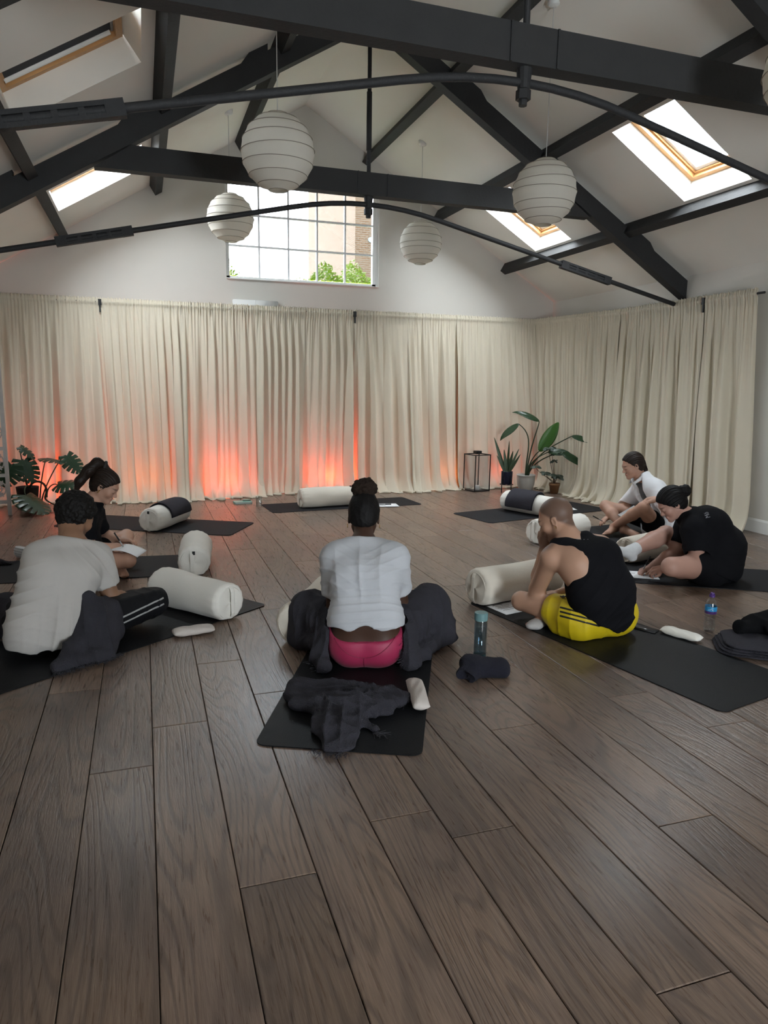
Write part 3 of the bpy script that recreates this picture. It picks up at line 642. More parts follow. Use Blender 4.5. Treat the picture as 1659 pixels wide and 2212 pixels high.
M_GREYB = waffle_mat('charcoal_muslin', (.046, .044, .055), 85, .5)
M_GREYK = waffle_mat('charcoal_knit', (.050, .048, .060), 95, .4)
def draped_blanket(x, y, deg, label, wd, r, a0, a1, z0, layers=2, th=.02, seed=1, off=0.):
    """folded blanket lying over a bolster: layered arcs about the bolster axis"""
    rg = np.random.RandomState(seed); t = thing('folded_blanket', label, 'blanket', (x, y, z0), math.radians(deg), group='charcoal blankets')
    for L_ in range(layers):
        ri = r+.006+L_*th; ro_ = ri+th*.92; na = 30; cs = []
        ang = np.radians(np.linspace(a0+L_*4, a1-L_*5, na))
        for i in range(na): cs.append((ri, ang[i]))
        for k in range(1, 6): cs.append(((ri+ro_)/2-(ro_-ri)/2*math.cos(PI*k/6), ang[-1]+.10*math.sin(PI*k/6)))
        for i in range(na)[::-1]: cs.append((ro_, ang[i]))
        for k in range(1, 6): cs.append(((ri+ro_)/2+(ro_-ri)/2*math.cos(PI*k/6), ang[0]-.10*math.sin(PI*k/6)))
        nx = 26; P = np.zeros((len(cs), nx, 3)); xs = np.linspace(-wd/2, wd/2, nx)
        for i, (rr, a) in enumerate(cs):
            rr = rr+.004*np.sin(a*5+xs*9+rg.uniform(0, 6)*0+L_); ed = np.clip((np.abs(xs)-wd/2+.02)/.02, 0, 1); rm = ri+(ro_-ri)/2; rr = rm+(rr-rm)*np.sqrt(np.clip(1-ed**2, .02, 1))
            P[i, :, 0] = xs+off+.006*np.sin(a*3+L_); P[i, :, 1] = rr*np.cos(a); P[i, :, 2] = np.maximum(rr*np.sin(a)+r*.85, .004)
        link_mesh('layer', grid_mesh('layer', P, True), M_GREYK, t, True)
    return t
draped_blanket(.186, 7.24, 59.8, 'charcoal blanket draped over the left back bolster', .40, .112, -12, 176, MT+.01, 2, .014, 1, .04)
draped_blanket(4.06, 6.97, -66, 'folded charcoal blanket over the white bolster, right back', .36, .114, 8, 195, MT+.006, 2, .018, 2, -.02)
# ================================================================ small props
M_EYE = mat('pale_linen', (.60, .54, .50), .85, .1, 20., .2, 160)
def pillow_mesh(ln, wd, h, seed, pinch=.35, bend=0.):
    rg = np.random.RandomState(seed); nu, nv = 40, 22; ph = rg.uniform(0, 6, 6); tp = []
    for s in (1, -1):
        u = np.linspace(-1, 1, nu)[:, None]; v = np.linspace(-1, 1, nv)[None]
        prof = np.clip((1-np.abs(u)**4)*(1-np.abs(v)**3), 0, 1)**.55
        x = u*ln/2+0*v; y = v*wd/2*(1-pinch*.3*np.cos(u*PI/2)**2*0+.0*u); y = y*(1+.025*np.sin(u*3+ph[0])); x = x*(1-.06*np.abs(v)**2)
        z = s*h/2*prof*(1+.10*np.sin(u*3.2+ph[1]+v*1.5))+bend*(u**2)
        z = z+(.0012*np.sin(u*9+v*6+ph[3])*prof)
        tp.append(np.stack(np.broadcast_arrays(x, y, z), -1))
    P = np.concatenate([tp[0], tp[1][:, ::-1]], 1); P = np.concatenate([P, P[:, :1]], 1)
    me = grid_mesh('pillow', P); bm = bmesh.new(); bm.from_mesh(me); bmesh.ops.remove_doubles(bm, verts=bm.verts, dist=1e-5)
    mn = min(v.co.z for v in bm.verts)
    for v in bm.verts: v.co.z = max(v.co.z-mn, 0)*1.0
    bmesh.ops.recalc_face_normals(bm, faces=bm.faces); bm.to_mesh(me); bm.free(); return me
def eye_pillow(x, y, z, deg, label, seed, tilt=0., ln=.235, wd=.10, h=.045, m=None):
    o = link_mesh('eye_pillow', pillow_mesh(ln, wd, h, seed), m or M_EYE, smooth=True, loc=(x, y, z), rot=(tilt, 0, math.radians(deg)))
    return tag(o, label, 'eye pillow', 'small linen eye pillows')
eye_pillow(.215, 3.965, .002, 6, 'linen eye pillow on the planks beside the curly-haired man\'s mat', 1)
eye_pillow(1.115, 2.79, .006, -104, 'linen eye pillow on the mat behind the woman in pink leggings', 2, ln=.30, wd=.078, h=.06)
eye_pillow(2.865, 3.13, .002, -70, 'flat cream eye pillow beside the clear water bottle', 3, m=M_BOLW, wd=.085)

# teal topped bottle
def bottle_teal():
    t = thing('water_bottle', 'slim grey-blue water bottle with teal lid behind the navy cloth', 'bottle', (1.62, 3.19, .001))
    g = glass_mat('blue_tinted_plastic', (.78, .86, .90), .5, .12)
    bm = NB(); lathe(bm, [(0, .004), (.028, .003), (.033, .012), (.034, .03), (.034, .175), (.0335, .19), (.033, .2), (.033, .21), (.030, .21), (.031, .03), (.028, .012), (0, .012)], 32); link_mesh('body', bm, g, t, True)
    bm = NB(); lathe(bm, [(0, .013), (.0275, .013), (.030, .03), (.030, .165), (0, .165)], 32); link_mesh('water', bm, glass_mat('water', (.80, .87, .91), .5, .1), t, True)
    bm = NB(); lathe(bm, [(0, .205), (.034, .205), (.0352, .21), (.0352, .243), (.033, .246), (0, .246)], 32); link_mesh('lid', bm, mat('teal_lid_plastic', (.14, .26, .27), .45), t)
    bm = NB(); lathe(bm, [(0, .0005), (.028, .0005), (.0325, .008), (.0335, .02), (.032, .022), (0, .018)], 32); link_mesh('base', bm, mat('deep_teal_plastic', (.02, .10, .12), .2), t)
    a = PI*1.30
    for (u0, v0, u1, v1) in ((-.004, .046, 0, .040), (.004, .046, 0, .040), (-.004, .046, .004, .046)):
        f = lambda u_, v_: (.0346*math.cos(a+u_/.0346), .0346*math.sin(a+u_/.0346), v_)
        bm = NB(); tube(bm, [f(u0, v0), f(u1, v1)], .0007, 5); link_mesh('emblem_stroke', bm, M_ROD, t)
bottle_teal()
def bottle_clear():
    t = thing('water_bottle', 'clear plastic water bottle with purple cap and blue label', 'bottle', (3.10, 3.17, .001))
    g = glass_mat('clear_pet', (.96, .965, .97), .4, .05)
    prof = [(0, .008), (.018, .002), (.026, .003), (.0315, .012), (.0325, .03), (.0305, .04), (.0325, .05), (.029, .062), (.0285, .075), (.0305, .083), (.0285, .09), (.0315, .1), (.033, .112), (.033, .155), (.031, .17), (.026, .187), (.018, .2), (.0135, .205), (.0135, .214)]
    bm = NB(); lathe(bm, prof, 36); link_mesh('body', bm, g, t, True)
    bm = NB(); lathe(bm, [(0, .012)]+[(max(r-.002, 0), z) for r, z in prof[1:13] if z > .004]+[(.03, .13), (0, .13)], 32); link_mesh('water', bm, glass_mat('clear_water', (.93, .95, .96), .3, .03), t, True)
    lb = bpy.data.materials.new('bottle_label'); lb.use_nodes = True; N = lb.node_tree.nodes; L = lb.node_tree.links; b = N['Principled BSDF']; b.inputs['Roughness'].default_value = .35
    tc = N.new('ShaderNodeTexCoord'); sp = N.new('ShaderNodeSeparateXYZ'); L.new(tc.outputs['Object'], sp.inputs[0]); rp = N.new('ShaderNodeValToRGB'); mr = N.new('ShaderNodeMapRange'); mr.inputs[1].default_value = .115; mr.inputs[2].default_value = .158; L.new(sp.outputs['Z'], mr.inputs[0]); L.new(mr.outputs[0], rp.inputs[0])
    rp.color_ramp.interpolation = 'CONSTANT'; e = rp.color_ramp.elements; e[0].position = 0; e[0].color = (.06, .02, .12, 1); e[1].position = .36; e[1].color = (.02, .22, .45, 1); L.new(rp.outputs[0], b.inputs['Base Color'])
    bm = NB(); lathe(bm, [(.0334, .115), (.0336, .116), (.0336, .157), (.0334, .158)], 40); lo = link_mesh('label', bm, lb, t, True)
    # white mountain outline on the label
    a0 = -2.4
    pk = [(-.014, .137), (-.007, .142), (-.002, .140), (.003, .147), (.008, .146), (.012, .139), (.014, .137)]
    bm = NB(); tube(bm, [(.0342*math.cos(a0+u_/.034), .0342*math.sin(a0+u_/.034), v_) for u_, v_ in pk], .0008, 5); link_mesh('mountain_mark', bm, M_WHITE, lo)
    bm = NB(); lathe(bm, [(0, .213), (.0155, .212), (.016, .214), (.0158, .226), (.0125, .228), (.0125, .232), (.0105, .238), (0, .239)], 24); link_mesh('cap', bm, mat('purple_cap', (.06, .02, .16), .35), t)
bottle_clear()
# phone with ring emblem
ph = thing('mobile_phone', 'black mobile phone lying on the mat behind the man in yellow shorts', 'phone', (2.745, 3.30, MT+.0004), math.radians(-61))
bm = NB(); box(bm, (0, 0, .0045), (.155, .074, .008), bev=.003); link_mesh('case', bm, mat('black_phone_case', (.012, .012, .014), .35), ph, True)
bm = NB(); tube(bm, [(-.045+.014*math.cos(q), .014*math.sin(q), .0088) for q in [2*PI*i/24 for i in range(25)]], .0012, 5, False); link_mesh('ring_emblem', bm, mat('grey_print', (.12, .12, .12), .4), ph)
# papers and pens
M_PAPER2 = mat('white_sheet', (.82, .83, .85), .7, .03, 10.)
M_INK = mat('black_ink', (.015, .015, .015), .6)
def sheet(name, x, y, z, deg, label, wd=.21, ln=.297, lines=5, curl=None, seed=1, group='white worksheets', text_from=-.11):
    rg = random.Random(seed); t = thing(name, label, 'paper', (x, y, z), math.radians(deg), group=group)
    n = 15; P = np.zeros((n, 9, 3)); u = np.linspace(-ln/2, ln/2, n); v = np.linspace(-wd/2, wd/2, 9)
    f = curl or (lambda a, b: .0008+0*a)
    P[..., 0] = u[:, None]; P[..., 1] = v[None]; P[..., 2] = f(P[..., 0], P[..., 1])
    o = link_mesh('sheet', grid_mesh('sheet', P), M_PAPER2, t, True); md = o.modifiers.new('thickness', 'SOLIDIFY'); md.thickness = .0008
    for k in range(lines):
        yy = wd/2-.03-k*.026; x0_ = text_from; x1_ = text_from+rg.uniform(.05, .17)
        pts = [(x0_+(x1_-x0_)*i/14, yy+.0022*math.sin(i*2.3+k), 0) for i in range(15)]
        pts = [(a, b, float(f(np.array(a), np.array(b)))+.0012) for a, b, _ in pts]
        bm = NB(); tube(bm, pts, .0009, 4); link_mesh('written_line', bm, M_INK, t)
    return t
def pen(p, q, label, group='black pens', capped=True):
    p = Vector(p); q = Vector(q); t = thing('pen', label, 'pen', p, group=group); d = q-p
    bm = NB(); cyl(bm, (0, 0, 0), d*.08, .0008, .0035, 10); link_mesh('tip', bm, M_ROD, t)
    bm = NB(); cyl(bm, d*.08, d*.5, .0045, seg=10); link_mesh('barrel', bm, mat('clear_grey_barrel', (.35, .35, .36), .3), t, True)
    bm = NB(); cyl(bm, d*.5, d, .0055, seg=10); link_mesh('cap', bm, M_ROD, t, True)
    return t
sheet('worksheet', 2.665, 7.84, MT+.0004, -8, 'white worksheet with a black pen on it, on the mat before the curtain', seed=1)
pen((2.60, 7.87, MT+.008), (2.74, 7.85, MT+.008), 'black pen lying on the worksheet before the curtain')
sheet('worksheet', 4.62, 7.13, MT+.0004, -12, 'white worksheet corner showing behind the white bolster, right back', seed=2)
sheet('worksheet', 2.21, 3.90, MT+.0004, 12, 'worksheet under the knee of the man in yellow shorts', seed=3)
sheet('worksheet', 3.52, 4.36, MT+.0004, -30, 'worksheet being written on by the woman in black', seed=4)
# notebook, marker and tumbler by the curtain
nb = thing('notebook', 'mint green notebook on the floor by the curtain hem', 'notebook', (1.07, 8.42, .001), math.radians(5))
bm = NB(); box(bm, (0, 0, .0015), (.205, .14, .003)); box(bm, (0, 0, .0185), (.205, .14, .003)); box(bm, (-.101, 0, .01), (.003, .14, .017)); link_mesh('cover', bm, mat('mint_card', (.28, .46, .40), .6), nb)
bm = NB(); box(bm, (.0, 0, .01), (.198, .132, .0135)); link_mesh('pages', bm, mat('cream_pages', (.6, .62, .58), .8), nb)
mk = thing('glasses_case', 'small grey-green case lying on the mint notebook', 'case', (1.12, 8.44, .0212), math.radians(8))
bm = NB(); box(bm, (0, 0, .011), (.10, .035, .02), bev=.006); link_mesh('shell', bm, mat('sage_plastic', (.30, .36, .28), .5), mk, True)
bm = NB(); box(bm, (0, -.018, .012), (.1, .002, .002)); link_mesh('seam', bm, M_ROD, mk)
tm = thing('tumbler', 'clear glass tumbler half full of water beside the centre back mat', 'glass', (1.215, 8.10, .001))
bm = NB(); lathe(bm, [(0, .0), (.033, .0), (.037, .12), (.0355, .12), (.0315, .008), (0, .008)], 28); link_mesh('glass', bm, glass_mat('tumbler_glass', (.9, .92, .92), .3, .03), tm, True)
bm = NB(); lathe(bm, [(0, .0085), (.031, .0085), (.033, .055), (0, .055)], 28); link_mesh('water', bm, glass_mat('clear_water', (.93, .95, .96), .3, .03), tm, True)

# ---- floor lantern of black metal and glass
fl = thing('floor_lantern', 'tall black metal and glass floor lantern with a candle', 'lantern', (4.285, 8.74, .001), math.radians(12))
W2, H2 = .125, .50
for sx in (-1, 1):
    for sy in (-1, 1):
        bm = NB(); box(bm, (sx*W2, sy*W2, H2/2), (.011, .011, H2)); link_mesh('post', bm, M_ROD, fl)
for z, nm in ((.006, 'bottom_frame'), (H2-.006, 'top_frame')):
    bm = NB()
    for s in (-1, 1): box(bm, (s*W2, 0, z), (.011, 2*W2+.011, .012)); box(bm, (0, s*W2, z), (2*W2-.011, .011, .012))
    link_mesh(nm, bm, M_ROD, fl)
bm = NB(); box(bm, (0, 0, .003), (2*W2, 2*W2, .004)); link_mesh('base_plate', bm, M_ROD, fl)
G_L = glass_mat('lantern_glass', (.93, .94, .95), .15, .02)
for s in (-1, 1):
    bm = NB(); box(bm, (s*W2, 0, H2/2), (.003, 2*W2-.012, H2-.026)); link_mesh('pane', bm, G_L, fl)
    bm = NB(); box(bm, (0, s*W2, H2/2), (2*W2-.012, .003, H2-.026)); link_mesh('pane', bm, G_L, fl)
bm = NB(); box(bm, (0, 0, H2+.022), (.085, .085, .045), bev=.004); link_mesh('chimney_cap', bm, M_ROD, fl)
cd = thing('pillar_candle', 'white pillar candle inside the black floor lantern', 'candle', (4.30, 8.75, .0075)); bm = NB(); lathe(bm, [(0, 0), (.036, 0), (.037, .004), (.037, .058), (.033, .062), (0, .059)], 24); link_mesh('wax', bm, mat('white_wax', (.75, .74, .7), .5), cd, True); bm = NB(); tube(bm, [(0, 0, .058), (.001, 0, .07)], .001, 5); link_mesh('wick', bm, M_INK, cd)

# ---- carved white screen at the left edge
sc = thing('carved_screen', 'carved whitewashed wooden screen at the left edge', 'screen', (-1.36, 8.22, .0))
M_SCR = mat('whitewashed_wood', (.55, .53, .51), .8, .25, 12., .25, 60)
def screen_panel(M, wd):
    for x in (-.018, -wd+.018):
        bm = NB(); box(bm, (x, 0, .86), (.036, .03, 1.72), M=M); link_mesh('stile', bm, M_SCR, sc)
    for z in (.14, .42, .70, 1.62):
        bm = NB(); box(bm, (-wd/2, 0, z), (wd-.07, .026, .035), M=M); link_mesh('rail', bm, M_SCR, sc)
    for z0_, z1_ in ((.16, .40), (.44, .68), (.72, 1.60)):
        bm = NB(); n = max(1, int((z1_-z0_)/.24))
        for i in range(n):
            cz = z0_+(z1_-z0_)*(i+.5)/n; hh = (z1_-z0_)/n; hw = (wd-.075)/2
            for rr in (.045, .085): tube(bm, [M @ Vector((-wd/2+min(rr, hw)*math.cos(q), 0, cz+rr*math.sin(q))) for q in [2*PI*k_/20 for k_ in range(21)]], .007, 6, False)
            for q in range(8): a = PI/4*q; tube(bm, [M @ Vector((-wd/2, 0, cz)), M @ Vector((-wd/2+hw*math.cos(a)*.98, 0, cz+hh/2*math.sin(a)*.98))], .006, 5)
            for q in range(4): a = PI/4+PI/2*q; box(bm, (-wd/2+hw*.62*math.cos(a), 0, cz+hh*.34*math.sin(a)), (.035, .012, .035), M=M)
        link_mesh('carved_fretwork', bm, M_SCR, sc)
screen_panel(Matrix.Identity(4), .24)
screen_panel(Matrix.Translation((-.24, -.02, 0)) @ Matrix.Rotation(math.radians(80), 4, 'Z'), .5)
# ================================================================ plants
M_MON = mat('dark_monstera_leaf', (.018, .050, .022), .32, .35, 9., .05, 60, spec=.5, trans=.06)
M_BIRD = mat('deep_green_leaf', (.030, .075, .030), .35, .35, 7., .05, 60, trans=.10)
M_BRIGHT = mat('fresh_green_leaf', (.055, .17, .022), .35, .3, 7., .05, 60, trans=.15)
M_STEM = mat('green_petiole', (.03, .055, .022), .5, .3, 12.)
M_SOIL = mat('potting_soil', (.02, .014, .010), .95, .4, 60., .8, 90)
def leaf_obj(parent, base, d, n, L, W, m, kind='plain', droop=.25, cup=.15, slits=6, name='leaf', seed=0, fold=0., twist=0.):
    """grid leaf: axis d from base, upper face normal n"""
    base = Vector(base); d = Vector(d).normalized(); n = Vector(n); n = (n-d*n.dot(d)).normalized(); l = d.cross(n); rg = random.Random(seed)
    nt, nr = (64, 9) if kind == 'monstera' else (22, 5); V = []; F = []; gid = {}
    def w_at(t):
        if kind == 'monstera': return W*(math.sin(PI*min(1, .16+.84*t)**.85))**.75 if t < 1 else 0.
        if kind == 'strap': return W*(math.sin(PI*min(1, .12+.88*t)**.9))**.6
        return W*(math.sin(PI*min(1, max(0, .02+.98*t))**.8))**.8
    for i in range(nt+1):
        t = i/nt
        for s in (-1, 1):
            for j in range(nr+1):
                r = j/nr
                if s < 0 and j == 0: gid[(i, -1, 0)] = gid[(i, 1, 0)] if (i, 1, 0) in gid else None
                a = math.radians(118-80*t) if kind == 'monstera' else math.radians(80-45*t); wd = w_at(t)
                u = t*L*(.92 if kind == 'monstera' else 1.)+math.cos(a)*wd*r; v = s*math.sin(a)*wd*r
                z = -droop*L*(t**2)+(-cup*abs(v)*(abs(v)/max(W, .01))+fold*abs(v))+.012*W*math.sin(t*40)*r
                p = base+d*u+l*v+n*z
                if j == 0:
                    if s == -1: V.append(p); gid[(i, -1, 0)] = gid[(i, 1, 0)] = len(V)-1
                else: V.append(p); gid[(i, s, j)] = len(V)-1
    for i in range(nt):
        for s in (-1, 1):
            for j in range(nr):
                if kind == 'monstera':
                    fr = ((i+.5)/nt*(slits+.5)+(.3 if s > 0 else .0)) % 1; r = (j+.5)/nr
                    if r > .42 and fr < .10+.22*(r-.42)/.58 and .1 < i/nt < .93: continue
                q = (gid[(i, s, j)], gid[(i+1, s, j)], gid[(i+1, s, j+1)], gid[(i, s, j+1)]); F.append(q if s > 0 else q[::-1])
    me = bpy.data.meshes.new(name); me.from_pydata([tuple(p) for p in V], [], F); o = link_mesh(name, me, m, parent, True); md = o.modifiers.new('thickness', 'SOLIDIFY'); md.thickness = .0015
    bm = NB(); pts = [base+d*(t*L*.92)+n*(-droop*L*t*t+.001) for t in [i/10 for i in range(11)]]; tube(bm, pts, [max(.0006, .004*(1-t/11)) for t in range(11)], 5); link_mesh('midrib', bm, M_STEM, o, True)
    return o
def petiole(parent, pts, r=.006, m=None, name='stem'):
    bm = NB(); b_ = bez(*pts, 14); n = len(b_); tube(bm, b_, [r*(1.3-.6*i/n) for i in range(n)], 7); return link_mesh(name, bm, m or M_STEM, parent, True)

# ---- monstera in a dark pot at the left
mo = thing('monstera_plant', 'monstera with split leaves in a dark pot at the left edge', 'plant', (-1.26, 8.66, .001))
bm = NB(); lathe(bm, [(0, 0), (.085, 0), (.095, .02), (.115, .21), (.118, .235), (.108, .235), (.104, .2), (0, .2)], 28); link_mesh('pot', bm, mat('dark_brown_basket', (.022, .014, .010), .8, .4, 50., .7, 90), mo, True)
bm = NB(); lathe(bm, [(0, .215), (.06, .212), (.106, .205)], 20); link_mesh('soil', bm, M_SOIL, mo, True)
def ml(px, d, n, L, W, seed, droop=.25, stem=None, cup=.2):
    leaf_obj(mo, px, d, n, L, W, M_MON, 'monstera', droop, cup, 5 if L < .25 else 6, seed=seed); s0 = Vector(stem or (0, 0, .21)); p = Vector(px); petiole(mo, (s0, s0+Vector((0, 0, .12)), p-Vector(d)*.06+Vector((0, 0, .03)), p), .0065)
ml((-.03, -.06, .68), (.55, -.1, -.35), (.4, -.5, .8), .20, .07, 1, .35)
ml((.0, -.13, .54), (.35, -.25, -.8), (.55, -.75, .35), .27, .15, 2, .15)
ml((-.10, -.22, .50), (-.35, -.3, -.6), (-.1, -.8, .5), .26, .15, 3, .15)
ml((.22, .03, .545), (.55, -.5, -.02), (0, .1, 1), .22, .14, 4, .25, (.12, -.02, .06))
ml((.42, .0, .57), (.55, -.25, -.65), (.45, -.75, .4), .26, .12, 5, .12, (.14, -.03, .06))
ml((.32, -.1, .26), (.75, -.35, .1), (-.1, -.45, .9), .26, .13, 6, .25, (.2, -.08, .12))
ml((.04, -.42, .20), (.62, -.55, -.42), (.45, -.35, .85), .33, .19, 7, .18, (.02, -.06, .2), .25)
bm = NB(); tube(bm, bez((.02, 0, .21), (.05, -.05, .36), (.26, -.05, .30), (.18, -.06, .12), 12)+bez((.18, -.06, .12), (.17, -.07, .08), (.26, -.12, .05), (.34, -.16, .012), 10)[1:], [.012]*12+[.010-.0006*i for i in range(9)], 8); link_mesh('aerial_stem', bm, mat('brown_green_stem', (.05, .05, .028), .8, .4, 30., .5, 60), mo, True)
bm = NB(); tube(bm, [(-1.16+.42*t+.02*math.sin(9*t), 8.33-.10*math.sin(2.6*t), .005) for t in [i/20 for i in range(21)]], .0035, 6); tag(link_mesh('power_cable', bm, mat('red_cable', (.30, .04, .03), .5)), 'thin reddish cable lying on the floor by the monstera', 'cable')

# ---- snake plant on a black stand
sp = thing('snake_plant', 'snake plant in a navy pot on a black metal stand', 'plant', (4.60, 8.47, .001), math.radians(-30))
bm = NB(); lathe(bm, [(0, .115), (.068, .115), (.074, .122), (.077, .28), (.077, .288), (.070, .288), (.068, .26), (0, .26)], 32); link_mesh('pot', bm, mat('navy_glazed_ceramic', (.008, .012, .035), .22, .4, 8.), sp, True)
bm = NB(); lathe(bm, [(0, .264), (.069, .262)], 24); link_mesh('soil', bm, M_SOIL, sp)
for a in range(4):
    q = PI/4+PI/2*a; bm = NB(); cyl(bm, (.088*math.cos(q), .088*math.sin(q), 0), (.088*math.cos(q), .088*math.sin(q), .205), .0048, seg=8); link_mesh('stand_leg', bm, M_ROD, sp)
bm = NB(); tube(bm, [(.088*math.cos(q), .088*math.sin(q), .11) for q in [2*PI*i/28 for i in range(29)]], .0045, 6, False)
for a in range(2): q = PI/4+PI/2*a; cyl(bm, (.088*math.cos(q), .088*math.sin(q), .11), (-.088*math.cos(q), -.088*math.sin(q), .11), .0045, seg=6)
link_mesh('stand_ring', bm, M_ROD, sp)
M_SNAKE = mat('banded_snake_leaf', (.020, .045, .022), .4, .3, 6., col2=(.06, .10, .045), stretch=(1, 1, 9)); M_EDGE = mat('yellow_leaf_margin', (.22, .22, .06), .5)
for i, (tx_, tz, dy) in enumerate(((-.19, .74, 0), (.02, .70, .02), (.14, .60, -.01), (.07, .56, .03), (-.14, .50, -.03), (.13, .47, -.04), (-.05, .58, -.02), (.17, .52, .03), (-.10, .44, .02))):
    b = Vector((tx_*.12, dy*.6, .26)); e = Vector((tx_, dy, tz)); d = e-b; lf = leaf_obj(sp, b, d, Vector((R_.uniform(-.4, .4), -1, .15)), d.length, .021+.006*(i % 3 == 0), M_SNAKE, 'strap', -.05 if i % 2 else .05, -.2, seed=i)

# ---- bird of paradise in a white pot
bp_ = thing('bird_of_paradise_plant', 'tall bird of paradise plant in a white pot in the corner', 'plant', (4.95, 8.57, .001), math.radians(-30))
bm = NB(); lathe(bm, [(0, 0), (.085, 0), (.095, .01), (.118, .09), (.126, .17), (.124, .205), (.132, .21), (.132, .222), (.118, .222), (.114, .19), (0, .19)], 36); link_mesh('pot', bm, mat('white_glazed_pot', (.62, .61, .58), .35, .06, 12.), bp_, True)
bm = NB(); lathe(bm, [(0, .197), (.112, .194)], 24); link_mesh('soil', bm, M_SOIL, bp_)
def bl(p1, p2, d, n, L, W, m, seed, droop, fold=0.):
    p2 = Vector(p2); petiole(bp_, ((p2.x*.05, 0, .19), (p2.x*.12, 0, .19+.5*(p2.z-.19)), p1, tuple(p2)), .0085); leaf_obj(bp_, p2, d, n, L, W, m, 'plain', droop, .25, seed=seed, fold=fold)
bl((.13, .0, .85), (.14, .0, .95), (-.80, -.1, .55), (.35, -.6, .7), .36, .065, M_BIRD, 1, .42)
bl((.10, .0, .75), (-.13, -.02, .91), (-.60, -.1, -.35), (-.5, -.7, .5), .32, .07, M_BIRD, 2, .38)
bl((.10, .0, .5), (.16, -.04, .55), (.48, -.05, .85), (-.35, -1, .15), .46, .105, M_BRIGHT, 3, .06)
bl((.3, -.12, .62), (.56, -.28, .78), (.75, -.05, -.05), (.2, -.7, .7), .26, .055, M_BIRD, 4, .45)
bl((.25, -.12, .5), (.44, -.26, .56), (.8, -.1, -.25), (.2, -.8, .6), .36, .065, M_BIRD, 5, .55)
bl((.08, -.12, .45), (.28, -.2, .56), (.7, -.2, .1), (.1, -.8, .6), .28, .06, M_BIRD, 6, .4)

# ---- rubber-leaved plant in terracotta
tp = thing('small_leafy_plant', 'small grey-green leafy plant in a terracotta pot', 'plant', (5.20, 8.24, .001), math.radians(-30))
bm = NB(); lathe(bm, [(0, 0), (.052, 0), (.066, .105), (.072, .105), (.074, .14), (.066, .14), (.062, .11), (0, .11)], 28); link_mesh('pot', bm, mat('terracotta', (.26, .13, .06), .85, .2, 14.), tp, True)
bm = NB(); lathe(bm, [(0, .122), (.064, .12)], 20); link_mesh('soil', bm, M_SOIL, tp)
M_SAGE = mat('sage_leaf', (.060, .085, .062), .5, .3, 12.)
for i, (x, y, z, nleaf, L) in enumerate(((.03, -.02, .24, 9, .085), (-.12, -.03, .27, 7, .07), (-.02, .0, .44, 4, .06), (-.10, .0, .60, 8, .085), (-.26, -.03, .36, 5, .07), (-.05, .02, .54, 4, .065))):
    petiole(tp, ((x*.1, 0, .12), (x*.1, 0, .2), (x, y, z-.08), (x, y, z)), .004, mat('brown_stem', (.12, .08, .05), .8))
    for k in range(nleaf):
        a = 2*PI*k/nleaf+i; leaf_obj(tp, (x, y, z), (math.cos(a), math.sin(a), .35*math.sin(3*k+i)), (.3*math.cos(a), .2*math.sin(a)-.9, 1), 1.15*L*(.8+.3*((k*7) % 3)/2), L*.38, M_SAGE, 'plain', .25, .2, seed=k)
